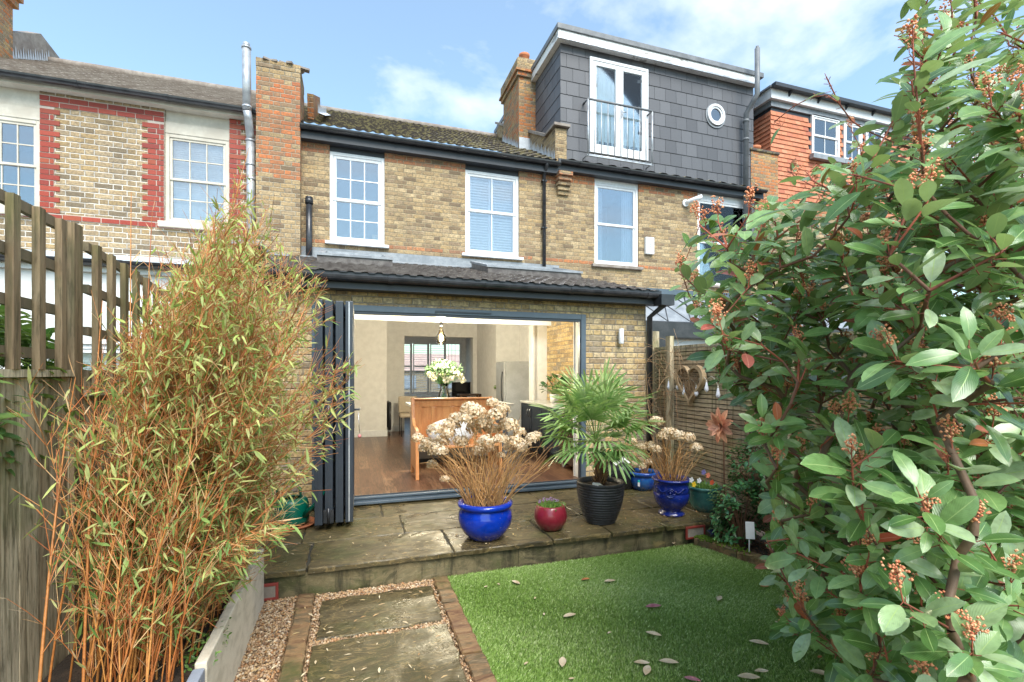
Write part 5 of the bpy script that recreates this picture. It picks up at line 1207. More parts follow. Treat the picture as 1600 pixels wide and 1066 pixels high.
# scraps of leaf and bamboo blown over the paving
r = random.Random(77); T = []
for i in range(260):
    k = i % 3
    if k == 0: x, y, z = r.uniform(-.5, 3.6), PY + abs(r.gauss(.0, .5)) + .05, ZP + .008
    elif k == 1: x, y, z = r.uniform(-.24, .62), r.uniform(2.3, 3.95), .045
    else: x, y, z = r.uniform(-.66, -.2), r.uniform(2.2, 3.95), .045
    if y > YE - .2: continue
    a = r.uniform(0, 6.28); l_ = r.uniform(.018, .05); T.append((x, y, z, math.cos(a), math.sin(a), r.uniform(0, .25), 0, 0, 1, l_, l_ * r.uniform(.08, .22), r.random()))
M['scrap'] = leafmat('leaf_scraps', ((.6, .46, .28), (.72, .6, .4), (.45, .26, .12), (.66, .5, .25)), .8, None, 0, .2)
tag(leaves('leaf_litter', T, M['scrap'], None, 'small'), kind='stuff')
# ================================================================== PLANTS
PI = math.pi
def rv3(r): 
    while True:
        v = Vector((r.uniform(-1, 1), r.uniform(-1, 1), r.uniform(-1, 1)))
        if .05 < v.length < 1: return v.normalized()
def perp(d, a):
    u = d.orthogonal().normalized(); v = d.cross(u); return u * math.cos(a) + v * math.sin(a)
# ---- PHOTINIA ------------------------------------------------------------
base = Vector((2.95, 1.6, .03))
ph = thing('red_robin_shrub', 'huge glossy evergreen shrub with salmon flower buds, filling the right side', 'shrub', base)
POLY = [(1400, -40), (1425, -10), (1395, 40), (1420, 110), (1390, 150), (1395, 215), (1365, 215), (1340, 180), (1325, 200), (1330, 250), (1300, 240), (1275, 215), (1260, 240), (1270, 290), (1230, 300), (1170, 300), (1160, 330), (1090, 335), (1095, 370), (1062, 385), (1050, 420), (1075, 440), (1075, 500), (1120, 560), (1110, 600), (1150, 615), (1165, 690), (1215, 700), (1200, 740), (1205, 800), (1195, 850), (1215, 900), (1225, 915), (1215, 985), (1300, 1000), (1330, 1066), (1345, 1120), (1640, 1120), (1640, -60)]
r = random.Random(12)
cand = []
while len(cand) < 1120:
    px, py = r.uniform(1040, 1680), r.uniform(-60, 1120); t = 1.15 + 2.0 * r.random() ** .8
    if not inpoly(px, py, POLY) and px < 1600: continue
    p = PD(px, py, t); h = math.hypot(p.x - base.x, (p.y - base.y) * .85)
    if p.x > 3.93 or p.z < .25 or p.z > 3.55 or p.y < .1: continue
    lim = 1.75 if p.z < 2.6 else 1.75 - (p.z - 2.6) * .5
    if h > lim: continue
    if px < 1330 and t < 1.7: continue
    if p.z > 2.5 and r.random() < .45: continue
    if (p - PD(px, py, 0.0001)).length > 9: continue
    cand.append(p)
# back side and far right, out of the picture but part of the bush
for _ in range(60):
    a = r.uniform(0, 6.28); p = base + Vector((math.cos(a) * r.uniform(.3, 1.0), math.sin(a) * r.uniform(.2, 1.2), r.uniform(.9, 3.1)))
    if p.x < 3.9: cand.append(p)
nodes = []; par_ = []; 
for i in range(6):
    a = i * 1.05 + .3; nodes.append(base + Vector((.05 * math.cos(a), .05 * math.sin(a), 0))); par_.append(-1)
    d = Vector((math.cos(a) * .35, math.sin(a) * .35, 1)); p = nodes[-1]
    for k in range(9):
        p = p + d.normalized() * .13; d += Vector((r.uniform(-.12, .12), r.uniform(-.12, .12), 0)); nodes.append(p.copy()); par_.append(len(nodes) - 2)
cand.sort(key=lambda p: (p - base).length)
NA = np.zeros((12000, 3)); NA[:len(nodes)] = [tuple(n) for n in nodes]; tips = []
for p in cand:
    k = len(nodes); v = np.array(tuple(p)); d = np.linalg.norm(NA[:k] - v, axis=1)
    # attach where the branch can rise outwards
    dz = v[2] - NA[:k, 2]; cost = d + np.where(dz < .05, .35, 0); j = int(np.argmin(cost)); n0 = nodes[j]
    q = par_[j]; dirp = (n0 - nodes[q]).normalized() if q >= 0 else Vector((0, 0, 1)); L_ = (p - n0).length; m_ = max(1, int(L_ / .09)); last = j
    c1 = n0 + dirp * L_ * .35
    for i in range(1, m_ + 1):
        t = i / m_; x = n0 * (1 - t) ** 2 + c1 * 2 * t * (1 - t) + p * t * t
        nodes.append(x); par_.append(last); NA[len(nodes) - 1] = tuple(x); last = len(nodes) - 1
    tips.append(last)
cnt = [0] * len(nodes)
for t in tips:
    k = t
    while k >= 0: cnt[k] += 1; k = par_[k]
S = []
for i, q in enumerate(par_):
    if q < 0 or cnt[i] == 0: continue
    r0 = .0015 * cnt[q] ** .5 + .001; r1 = .0015 * cnt[i] ** .5 + .001; r0 = min(r0, r1 * 1.5)
    S.append((*nodes[q], *nodes[i], r0, r1, min(1, .0 + (1 if cnt[i] < 3 else .55 if cnt[i] < 8 else .1) * r.uniform(.7, 1))))
M['phstem'] = rndmat('reddish_shrub_stem', ((.16, .11, .07), (.2, .1, .06), (.2, .07, .045), (.5, .13, .07)), .6, .3, 80)
sticks('branches', S, M['phstem'], ph, 6)
LG = []; LR = []; BL = []; ST = []
def whorl(p, d, nl, sc, r):
    for k in range(nl):
        a = k * 2.4 + r.uniform(-.3, .3); back = .012 * k * sc; el = .35 + .075 * k + r.uniform(-.15, .15)
        o = p - d * back; s = perp(d, a); ld = (d * math.cos(el + .35) + s * math.sin(el + .35)); ld = (ld + Vector((0, 0, -.22 + r.uniform(-.15, .2)))).normalized()
        L_ = sc * r.uniform(.065, .125); stalk = o + ld * .022 * sc; ST.append((*o, *stalk, .0016, .0014, .8))
        up = (Vector((-.25, -.65, .8)) + d * .5 + rv3(r) * .5)
        # exposed leaves face the light
        ro = r.random(); row = (*stalk, *ld, *up, L_, L_ * r.uniform(.175, .265), r.random())
        if not okleaf(stalk + ld * L_, r): continue
        near = stalk.x * SA + stalk.y * CA < 1.5
        (LR if ro < .032 and not near else LG).append(row)
def okleaf(e, r):
    x, y = proj(e)
    if (e.x * SA + e.y * CA) < .8: return False
    if x < 1600 and 0 < y < 1066 and not inpoly(x, y, POLY): return r.random() < .22
    return True
def buds(p, d, sc, r):
    """upright flower-bud panicle: stalks ending in clusters of tiny round buds"""
    up = (d * .45 + Vector((0, 0, 1))).normalized(); n = r.randint(4, 7); top = p + up * .065 * sc; ST.append((*p, *top, .0022, .0016, .95))
    for k in range(n):
        o = p + up * (.02 + .05 * k / n) * sc; s = perp(up, k * 2.3); e = o + (s * .6 + up).normalized() * r.uniform(.016, .03) * sc; ST.append((*o, *e, .0014, .001, .95))
        for j in range(r.randint(6, 10)):
            c = e + rv3(r) * .011 * sc; q = r.uniform(.003, .0046) * sc; BL.append((*c, q, q, q, r.random() * 3, r.random()))
    for j in range(12): c = top + rv3(r) * .01 * sc; q = r.uniform(.0022, .004) * sc; BL.append((*c, q, q, q, 0, r.random()))
for t in tips:
    p = nodes[t]; d = (p - nodes[par_[t]]).normalized(); d = (d + Vector((0, 0, .35)) + (p - base).normalized() * .25).normalized()
    whorl(p, d, r.randint(7, 11), r.uniform(.85, 1.15), r)
    if r.random() < .42: buds(p, d, r.uniform(.9, 1.35), r)
# a second tier of leaves further down the shoots
idx = [i for i in range(len(nodes)) if cnt[i] in (1, 2, 3) and par_[i] >= 0 and i not in set(tips)]
r.shuffle(idx)
for i in idx[:2200]:
    p = nodes[i]; d = (p - nodes[par_[i]]).normalized(); whorl(p, d, 3, r.uniform(.8, 1.1), r)
M['phleaf'] = leafmat('glossy_green_leaf', ((.05, .12, .03), (.1, .22, .06), (.175, .325, .1), (.25, .42, .145), (.34, .5, .22), (.5, .62, .38)), .23, (.4, .55, .2), .3, .8, .03, spot=.25, back=(.3, .4, .2))
M['phred'] = leafmat('red_old_leaf', ((.42, .05, .05), (.5, .12, .04), (.35, .08, .09), (.55, .2, .06)), .35, (.6, .25, .18), .25, .5, .04)
M['bud'] = rndmat('salmon_bud', ((.85, .3, .14), (.9, .46, .25), (.72, .2, .1), (.9, .6, .32)), .6, .3)
leaves('foliage', LG, M['phleaf'], ph); leaves('red_leaves', LR, M['phred'], ph); blobs('flower_buds', BL, M['bud'], ph); sticks('leaf_stalks', ST, M['phstem'], ph, 3)
for o in ph.children:
    pass

# ---- BAMBOO --------------------------------------------------------------
bb_ = thing('bamboo', 'tall dense bamboo clump with orange canes and narrow yellow green leaves, left side', 'bamboo', (-.95, 2.7, .36))
BP = [(20, 640), (55, 590), (120, 600), (170, 540), (225, 500), (240, 430), (262, 430), (300, 400), (330, 330), (370, 240), (400, 240), (430, 360), (480, 405), (520, 440), (560, 500), (545, 620), (525, 690), (480, 770), (455, 830), (425, 870), (390, 930), (345, 1000), (300, 1066), (290, 1150), (120, 1150), (95, 950), (10, 800)]
r = random.Random(21)
CS = []; TW = []; BLv = []; BLl = []
def cane(b0, tip, rad, leafy=1.0, dens=.085):
    L_ = (tip - b0).length; mid_ = b0.lerp(tip, .5) + Vector(((tip.x - b0.x) * -.18, (tip.y - b0.y) * -.18, .10 * L_)); pts = []
    n = max(6, int(L_ / dens))
    for i in range(n + 1): t = i / n; pts.append(b0 * (1 - t) ** 2 + mid_ * 2 * t * (1 - t) + tip * t * t)
    q = r.uniform(0, .7)
    for i in range(n):
        r0 = rad * (1 - .7 * i / n); r1 = rad * (1 - .75 * (i + 1) / n); CS.append((*pts[i], *pts[i + 1], r0 * 1.12, r1, q))
    for i in range(2, n + 1):
        h = i / n
        if h < .16 or r.random() < .12: continue
        d = (pts[i] - pts[i - 1]).normalized()
        for k in range(r.choice((2, 2, 3, 3))):
            a = r.uniform(0, 6.28); sp = r.uniform(.2, .8); td = (d * math.cos(sp) + perp(d, a) * math.sin(sp)).normalized(); l_ = r.uniform(.1, .3) * (1.15 - .4 * h)
            e = pts[i] + td * l_ + Vector((0, 0, -.02)); x, y = proj(e)
            if not inpoly(x, y, BP) and r.random() < .88: continue
            if e.x < XF + .06: continue
            TW.append((*pts[i], *e, .0021, .0013, r.random()))
            for j in range(r.choice((2, 3, 4)) if r.random() < leafy * .8 else 1):
                f = r.uniform(.3, 1); o = pts[i].lerp(e, f); a2 = r.uniform(0, 6.28); s2 = r.uniform(.15, .7); ld = (td * math.cos(s2) + perp(td, a2) * math.sin(s2)); ld = (ld + Vector((0, 0, (r.uniform(-1.6, -.3) if r.random() < .6 else r.uniform(-.3, .3))))).normalized()
                if r.random() < .6: TW.append((*o, *(o + (td + rv3(r) * .6) * r.uniform(.04, .1)), .0012, .0008, r.random()))
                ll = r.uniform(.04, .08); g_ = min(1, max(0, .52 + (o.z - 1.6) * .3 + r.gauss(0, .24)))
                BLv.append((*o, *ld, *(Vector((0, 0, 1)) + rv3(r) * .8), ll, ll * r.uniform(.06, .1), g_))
        # dead sheath twigs
        if r.random() < .5:
            td = (d + perp(d, r.uniform(0, 6.28)) * .6).normalized(); BLl.append((*pts[i], *td, *rv3(r), r.uniform(.05, .11), .0028, r.random()))
nC = 0
while nC < 320:
    b0 = Vector((r.uniform(-1.15, -.7), r.uniform(2.2, 3.65), .36)); pb = proj(b0)[0]; px, py = r.uniform(30, 565), 345 + 520 * r.random() ** 1.0; 
    if not inpoly(px, py, BP): continue
    t = r.uniform(2.0, 4.25); tip = PD(px, py, t)
    if tip.x < XF + .1 or tip.x > .12: continue
    if abs(tip.y - b0.y) > 1.0 or not -70 < px - pb < 50 + 260 * r.random() or (tip - b0).length < .5: continue
    m_ = b0.lerp(tip, .5); 
    cane(b0, tip, r.uniform(.0025, .0048)); nC += 1
for (px, py, t, y0) in ((388, 235, 3.5, 3.2), (372, 300, 3.4, 3.0), (415, 330, 3.6, 3.4), (205, 300, 2.9, 2.6), (238, 330, 3.0, 2.7), (160, 470, 2.5, 2.2), (118, 590, 2.1, 1.9), (340, 330, 3.3, 2.9), (255, 400, 2.9, 2.5), (290, 380, 3.1, 2.7)):
    cane(Vector((-.95, y0, .36)), PD(px, py, t), .006, .55, .1)
# low arching stems over the path
for (px, py, t) in ((10, 935, 1.75), (50, 640, 1.9), (395, 905, 3.0), (330, 1010, 2.6)): cane(Vector((-.9, 2.3, .36)), PD(px, py, t), .0025, .5)
M['cane'] = rndmat('orange_brown_cane', ((.32, .09, .025), (.5, .17, .04), (.6, .27, .07), (.38, .13, .03), (.24, .08, .03)), .45, .4)
M['btwig'] = rndmat('bamboo_twig', ((.52, .17, .055), (.66, .32, .12), (.42, .12, .04), (.78, .54, .27)), .6, .3)
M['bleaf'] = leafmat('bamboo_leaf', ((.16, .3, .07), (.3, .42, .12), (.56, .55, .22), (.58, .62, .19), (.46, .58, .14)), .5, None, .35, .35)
M['bdead'] = rndmat('dry_bamboo_sheath', ((.6, .42, .22), (.5, .28, .12), (.68, .55, .36)), .7, .2)
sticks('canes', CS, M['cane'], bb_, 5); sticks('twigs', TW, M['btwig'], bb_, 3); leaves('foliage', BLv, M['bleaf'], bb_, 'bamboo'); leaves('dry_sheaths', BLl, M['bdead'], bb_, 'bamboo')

# ---- generic leafy bush ----------------------------------------------------
def bush(name, label, c, rx, ry, rz_, n, L_, mat, seed, stem='phstem', w_=.24, cat='shrub', keep=None):
    r = random.Random(seed); t = thing(name, label, cat, c); T = []; S = []; c = Vector(c)
    for i in range(n):
        u = rv3(r); k = r.uniform(.45, 1) ** .6 * (1 + .18 * math.sin(u.x * 5 + seed) * math.sin(u.z * 4 + u.y * 3)); p = c + Vector((u.x * rx * k, u.y * ry * k, rz_ + u.z * rz_ * k * .95))
        if p.z < c.z + .02 or (keep and not keep(p)): continue
        o = c + Vector(((p.x - c.x) * .3, (p.y - c.y) * .3, (p.z - c.z) * .5)); 
        if i % 4 == 0: S.append((*c, *o, .006, .004, .2)); S.append((*o, *p, .0035, .0015, .4))
        d = (p - c).normalized()
        for j in range(6):
            a = j * 2.4 + r.uniform(-.4, .4); ld = (d * .5 + perp(d, a) + Vector((0, 0, -.1))).normalized(); l_ = L_ * r.uniform(.7, 1.2); T.append((*(p - d * .012 * j), *ld, *(d + Vector((0, 0, .6)) + rv3(r) * .3), l_, l_ * w_, r.random()))
    sticks('stems', S, M[stem], t, 5); leaves('foliage', T, mat, t); return t
M['camleaf'] = leafmat('dark_camellia_leaf', ((.035, .12, .045), (.07, .2, .07), (.13, .29, .1)), .16, (.1, .2, .07), .12, .6)
M['ltleaf'] = leafmat('light_green_leaf', ((.09, .2, .04), (.14, .27, .06), (.24, .36, .09)), .3, (.25, .4, .12), .25, .5)
M['laurel'] = leafmat('laurel_leaf', ((.04, .12, .025), (.08, .2, .04), (.17, .3, .07), (.3, .42, .12)), .3, (.25, .4, .12), .25, .5)
kx = lambda p: p.x < 3.95 and not (p.x < 3.56 and p.y < 3.62)
bush('camellia', 'dark glossy low shrub beside the teal pot, in front of the slatted fence', (3.55, 3.72, .03), .3, .3, .36, 230, .055, M['camleaf'], 3, keep=kx)
bush('camellia', 'dark leafy shrub behind the white marker, under the big evergreen', (3.72, 3.2, .03), .24, .35, .42, 200, .06, M['camleaf'], 4, keep=kx)
bush('camellia', 'taller dark shrub against the slatted fence above the white marker', (3.74, 3.75, .45), .2, .35, .34, 190, .05, M['camleaf'], 14, keep=kx)
bush('leafy_plant', 'bright green low plant at the foot of the big evergreen, near the lawn', (3.1, 2.0, .03), .45, .35, .2, 110, .05, M['ltleaf'], 5)
kf = lambda p: p.x < XF + .04
bush('laurel_shrub', 'light green laurel shrub showing through the near part of the trellis', (-1.6, 2.45, 1.15), .35, 1.0, .5, 420, .09, M['laurel'], 6, keep=kf, w_=.2)
bush('laurel_shrub', 'dark green shrub low behind the far part of the trellis', (-2.1, 4.6, 0), .5, .8, .82, 240, .08, M['laurel'], 7, keep=kf, w_=.2)
bush('trailing_plant', 'small grey green trailing plant spilling over the raised bed boards', (-.68, 2.75, .3), .09, .22, .08, 60, .022, M['ltleaf'], 8, cat='plant')

# ---- dried hydrangeas -------------------------------------------------------
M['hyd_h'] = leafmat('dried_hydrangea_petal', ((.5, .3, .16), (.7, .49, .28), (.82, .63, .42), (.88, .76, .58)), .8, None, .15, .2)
M['hyd_s'] = rndmat('dried_hydrangea_stem', ((.35, .17, .06), (.5, .28, .11), (.6, .38, .18), (.27, .13, .06)), .7, .25)
def hydrangea(label, c, n, H, sp, heads, seed, hr=.052, bare=.35):
    r = random.Random(seed); t = thing('dried_hydrangea', label, 'plant', c); c = Vector(c); S = []; hp = []
    for i in range(n):
        a = r.uniform(0, 6.28); k = r.random() ** .5; d0 = Vector((math.cos(a) * k, math.sin(a) * k, 0)); p = c + d0 * sp * .38; h = H * r.uniform(.6, 1.0) * (1.05 - .3 * k)
        d = (Vector((0, 0, 1)) + d0 * .6).normalized(); m_ = 7; q = r.random()
        for s_ in range(m_):
            e = p + d * h / m_ / max(.6, d.z); S.append((*p, *e, .0042 * (1 - s_ / 12), .0042 * (1 - (s_ + 1) / 12), q))
            if s_ > 2 and r.random() < bare: f = e + (d + perp(d, r.uniform(0, 6.28)) * .9).normalized() * r.uniform(.05, .14); S.append((*e, *f, .0025, .0015, q)); 
            p = e; d = (d + Vector((r.uniform(-.22, .22), r.uniform(-.22, .22), 0)) + d0 * .05).normalized()
        hp.append((p, d))
    sticks('stems', S, M['hyd_s'], t, 5)
    pts = heads if heads else [h[0] for h in hp]
    V = []
    for (x, hr_) in pts:
        T = []; x = Vector(x)
        for k in range(330):
            u = rv3(r); u.z *= .75
            if u.z < -.35: continue
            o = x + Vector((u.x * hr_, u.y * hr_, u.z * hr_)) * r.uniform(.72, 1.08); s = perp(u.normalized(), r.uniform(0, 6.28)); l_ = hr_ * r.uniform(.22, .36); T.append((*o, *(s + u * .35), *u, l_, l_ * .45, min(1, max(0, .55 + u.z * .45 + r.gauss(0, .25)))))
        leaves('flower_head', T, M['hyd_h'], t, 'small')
        # thin stalks up into the head
    return t, hp, S
# heads placed by what the photo shows, at depths around the pot
def heads_at(lst, t0, r, sp=.16): return [(PD(x, y, t0 + r.uniform(-sp, sp)), s * 1.18) for (x, y, s) in lst]
r = random.Random(17)
dA = pA.x * SA + pA.y * CA
HA = heads_at([(735, 640, .075), (705, 665, .07), (745, 668, .08), (775, 650, .07), (795, 665, .075), (720, 690, .06), (690, 690, .06), (680, 672, .06), (760, 690, .065), (785, 640, .06), (805, 690, .065), (745, 645, .07), (665, 700, .055), (680, 640 + 60, .06), (715, 655, .07), (812, 675, .05), (815, 700, .05), (795, 700, .05), (832, 685, .052), (822, 693, .045), (838, 680, .04), (783, 715 - 28, .055), (748, 705, .055), (770, 630, .05), (812, 700, .04), (728, 655, .06), (757, 660, .07), (770, 672, .06), (700, 678, .06), (668, 692, .05), (690, 705, .05), (722, 712 - 20, .05), (678, 718 - 12, .05), (675, 726, .045), (695, 749, .035), (783, 712, .035), (653, 685, .05), (765, 700, .045)], dA, r)
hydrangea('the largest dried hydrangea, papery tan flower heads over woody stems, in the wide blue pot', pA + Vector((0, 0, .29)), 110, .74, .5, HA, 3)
r2 = random.Random(3); S = []
for (x, s) in HA:        # stems that carry the heads
    a = r2.uniform(0, 6.28); p0 = pA + Vector((math.cos(a) * .14, math.sin(a) * .14, .28)); m1 = p0.lerp(x, .55) + Vector((0, 0, .07)); S += [(*p0, *p0.lerp(m1, .5), .0045, .004, .3), (*p0.lerp(m1, .5), *m1, .004, .0036, .3), (*m1, *m1.lerp(x, .5), .0035, .003, .4), (*m1.lerp(x, .5), *x, .003, .0025, .4)]
hA = [o for o in bpy.data.objects if o.name.startswith('dried_hydrangea')][0]; sticks('flower_stems', S, M['hyd_s'], hA, 5)
dD = pD.x * SA + pD.y * CA
HD = heads_at([(1026, 659, .06), (1045, 676, .06), (1060, 682, .065), (1075, 684, .06), (1035, 682, .05), (1015, 698, .06), (1025, 703, .05), (1088, 700, .055), (1050, 676, .055), (1000, 700, .05)], dD, r, .1)
h2 = hydrangea('dried hydrangea with tan heads on upright stems, in the deep blue urn', pD + Vector((0, 0, .33)), 55, .52, .33, HD, 5)[0]
S = []
for (x, s) in HD: a = r2.uniform(0, 6.28); p0 = pD + Vector((math.cos(a) * .1, math.sin(a) * .1, .34)); m1 = p0.lerp(x, .6) + Vector((0, 0, .05)); S += [(*p0, *m1, .004, .0035, .3), (*m1, *x, .0035, .0025, .4)]
sticks('flower_stems', S, M['hyd_s'], h2, 5)
dE = pE.x * SA + pE.y * CA
HE = heads_at([(988, 690, .055), (992, 725, .05), (1003, 728, .05), (1015, 722, .045)], dE, r, .08)
h3 = hydrangea('small dried hydrangea with a few drooping brown heads, in the light blue bowl', pE + Vector((0, 0, .19)), 14, .4, .3, HE, 6)[0]
S = []
for (x, s) in HE: p0 = pE + Vector((0, 0, .19)); S.append((*p0, *x, .004, .0025, .3))
sticks('flower_stems', S, M['hyd_s'], h3, 5)

# ---- fan palm ---------------------------------------------------------------
pal = thing('fan_palm', 'potted fan palm with a short fibrous trunk and bright green fronds', 'palm', pC + Vector((0, 0, .37)))
tb = pC + Vector((0, 0, .36)); MB().tube([tb, tb + Vector((-.01, 0, .12)), tb + Vector((-.02, 0, .26)), tb + Vector((-.05, 0, .48))], [.06, .05, .032, .022], 12).build('trunk', plain('fibrous_palm_trunk', (.2, .09, .045), .9, col2=(.1, .05, .025), sc=20, bump=1, bsc=60, vec=(1, 1, .3), dist=.02), pal)
r = random.Random(8); T = []; S = []
for k in range(90): a = r.uniform(0, 6.28); z = r.uniform(0, .3); o = tb + Vector((math.cos(a) * .045, math.sin(a) * .045, z)); S.append((*o, *(o + Vector((math.cos(a) * .05, math.sin(a) * .05, r.uniform(.02, .12)))), .005, .001, r.random()))
sticks('trunk_fibres', S, M['hyd_s'], pal, 4)
S = []; crown = tb + Vector((-.05, 0, .45)); nf = 29
ndir = []
for i in range(nf):
    a = i * 2.4 + .4; el = [1.35, 1.15, .95, .75, .55, .35, .1, -.15, -.4][min(8, int(i * 9 / nf))]; L_ = r.uniform(.3, .42) if el > .3 else r.uniform(.22, .3)
    if el > .9: L_ += .04
    d = Vector((math.cos(a) * math.cos(el), math.sin(a) * math.cos(el), math.sin(el))); e = crown + d * L_; md = crown + d * L_ * .5 + Vector((0, 0, .02))
    S += [(*crown, *md, .005, .004, r.random()), (*md, *e, .004, .0035, r.random())]
    side = d.cross(Vector((0, 0, 1)))
    if side.length < .1: side = Vector((1, 0, 0))
    side.normalize(); nn = side.cross(d).normalized(); ns = 22
    for j in range(ns):
        f = (j / (ns - 1) - .5) * 2; an = f * 1.95; ld = d * math.cos(an) + side * math.sin(an) + nn * (.12 - .15 * abs(f)); l_ = r.uniform(.28, .42) * (1 - .22 * abs(f)); q = min(1, max(0, r.gauss(.45 + .25 * d.z, .2)))
        # two-piece segment: straight half, drooping tip
        w0 = l_ * .046; h_ = e + ld.normalized() * l_ * .58; T.append((*e, *ld, *nn, l_ * .6, w0, q)); ld2 = (ld.normalized() + Vector((0, 0, -.35 - .5 * r.random() * (1.2 - abs(d.z))))).normalized(); T.append((*h_, *ld2, *nn, l_ * .5, w0 * .8, q))
M['palm'] = leafmat('palm_leaf', ((.12, .25, .07), (.22, .39, .11), (.35, .5, .17), (.55, .63, .3)), .32, None, .3, .5)
leaves('fronds', T, M['palm'], pal, 'palm'); M['pst'] = rndmat('palm_stalk', ((.2, .3, .08), (.14, .24, .06)), .4, .4); sticks('frond_stalks', S, M['pst'], pal, 5)
MB().obox(pC + Vector((-.1, -.14, .4)), (.1, .07, .03), (.3, .2, .4)).build('white_stone', M['render']).name = 'stone'; tag(bpy.data.objects['stone'], 'pale flat stone resting on the soil of the ribbed pot', 'stone')

# ---- small flowers in pots --------------------------------------------------
def posy(name, label, c, rad, n, L_, mat, fl, seed, hh=.05):
    r = random.Random(seed); t = thing(name, label, 'plant', c); c = Vector(c); T = []
    for i in range(n): a = r.uniform(0, 6.28); k = r.random() ** .5 * rad; o = c + Vector((math.cos(a) * k, math.sin(a) * k, 0)); T.append((*o, *(Vector((math.cos(a) * .6 * k / rad, math.sin(a) * .6 * k / rad, 1)) + rv3(r) * .5), *rv3(r), L_ * r.uniform(.6, 1.2), L_ * .12, r.random()))
    leaves('foliage', T, mat, t, 'bamboo'); return t
M['mauve'] = rndmat('mauve_petals', ((.4, .22, .5), (.55, .38, .66), (.3, .14, .4)), .6)
vp = posy('flowering_plant', 'low plant with tiny mauve flowers in the small burgundy pot', pB + Vector((0, 0, .19)), .11, 420, .07, M['ltleaf'], None, 3)
r = random.Random(4); C = []
for cl in range(11):
    a = r.uniform(0, 6.28); k = r.random() ** .5 * .11; o = pB + Vector((math.cos(a) * k, math.sin(a) * k, .265 + r.uniform(0, .03)))
    for j in range(12): u = rv3(r) * .011; C.append((*(o + u), .005, .005, .003, 0, r.random()))
blobs('flowers', C, M['mauve'], vp)
M['pansy'] = leafmat('pansy_leaf', ((.1, .22, .05), (.18, .32, .08)), .4, None, .2)
pp = posy('pansies', 'mixed pansies, yellow, white and red, in the teal fluted pot', pF + Vector((0, 0, .22)), .14, 260, .08, M['pansy'], None, 5)
for (x, y, nm, col) in ((1084, 757, 'yellow_flower', (.9, .6, .03)), (1080, 750, 'white_flower', (.8, .82, .85)), (1092, 751, 'white_flower', (.8, .82, .85)), (1112, 754, 'red_flower', (.75, .12, .05)), (1106, 743, 'red_flower', (.8, .25, .15)), (1099, 738, 'violet_flower', (.2, .18, .45))):
    c = PD(x, y, 5.0); n = 5; T = [(*c, *Vector((math.cos(k * 1.256), -.25, math.sin(k * 1.256))), 0, -1, .2, .03, .016, .5) for k in range(5)]
    leaves(nm, T, leafmat(nm + '_petal', (col, tuple(k * .8 for k in col)), .6, None, .15), pp, 'small')
# ---- bare climber on the downpipe and fence -----------------------------------
cl = thing('bare_climber', 'leafless brown climber on the fence post and black downpipe', 'climbing plant', (EXR + .06, YE - .15, ZP)); r = random.Random(31); S = []
for i in range(13):
    p = Vector((EXR + r.uniform(-.05, .16), YE - .22 + r.uniform(-.1, .05), ZP)); d = Vector((r.uniform(-.1, .1), r.uniform(-.1, .02), 1)); q = r.random(); rad = r.uniform(.003, .008)
    for k in range(r.randint(14, 22)):
        e = p + d.normalized() * .085; S.append((*p, *e, rad, rad * .95, q)); rad *= .95; d += Vector((r.uniform(-.25, .25) - .6 * (p.x - EXR - .05), r.uniform(-.2, .2) - .5 * (p.y - YE + .25), .1)); p = e
        if k > 7 and r.random() < .7:
            pp_ = e; dd = (d.normalized() + rv3(r) * 1.1).normalized(); 
            for m_ in range(r.randint(3, 6)): e2 = pp_ + dd * .06; S.append((*pp_, *e2, .0018, .0014, q)); dd = (dd + rv3(r) * .35 + Vector((0, 0, -.12))).normalized(); pp_ = e2
# arching twigs over the slats
for i in range(34):
    p = Vector((XG - .1, r.uniform(4.95, 5.5), r.uniform(1.2, 1.95))); d = Vector((r.uniform(-.5, .1), r.uniform(-1, .6), r.uniform(.2, 1))).normalized(); q = r.random()
    for k in range(r.randint(8, 13)): e = p + d * .055; e.x = min(e.x, XG - .01); S.append((*p, *e, .0022, .002, q)); d = (d + Vector((r.uniform(-.1, .1), r.uniform(-.15, .1), -.22))).normalized(); p = e
sticks('stems', S, M['twig'], cl, 4)
# ================================================================== THINGS INDOORS
M['pine'] = plain('orange_pine', (.5, .2, .07), .38, col2=(.62, .3, .11), sc=3, bump=.1, bsc=30, vec=(6, 6, 1), coat=.2)
M['cab'] = plain('navy_cabinet_paint', (.02, .027, .04), .45, col2=(.025, .033, .048)); M['top'] = plain('pale_worktop', (.62, .62, .6), .25, col2=(.55, .55, .53), sc=6)
M['silver'] = plain('silver_paint', (.5, .51, .52), .35, metal=.2); M['islgrey'] = plain('island_grey_paint', (.16, .18, .2), .5); M['fur'] = plain('white_fur', (.85, .84, .82), .95, bump=1, bsc=70, dist=.03)
M['darkwood'] = plain('dark_wood_crate', (.06, .03, .02), .5, col2=(.03, .018, .012), sc=4, vec=(1, 1, 5), bump=.2)
M['ipot'] = plain('cream_ceramic', (.6, .5, .38), .6)
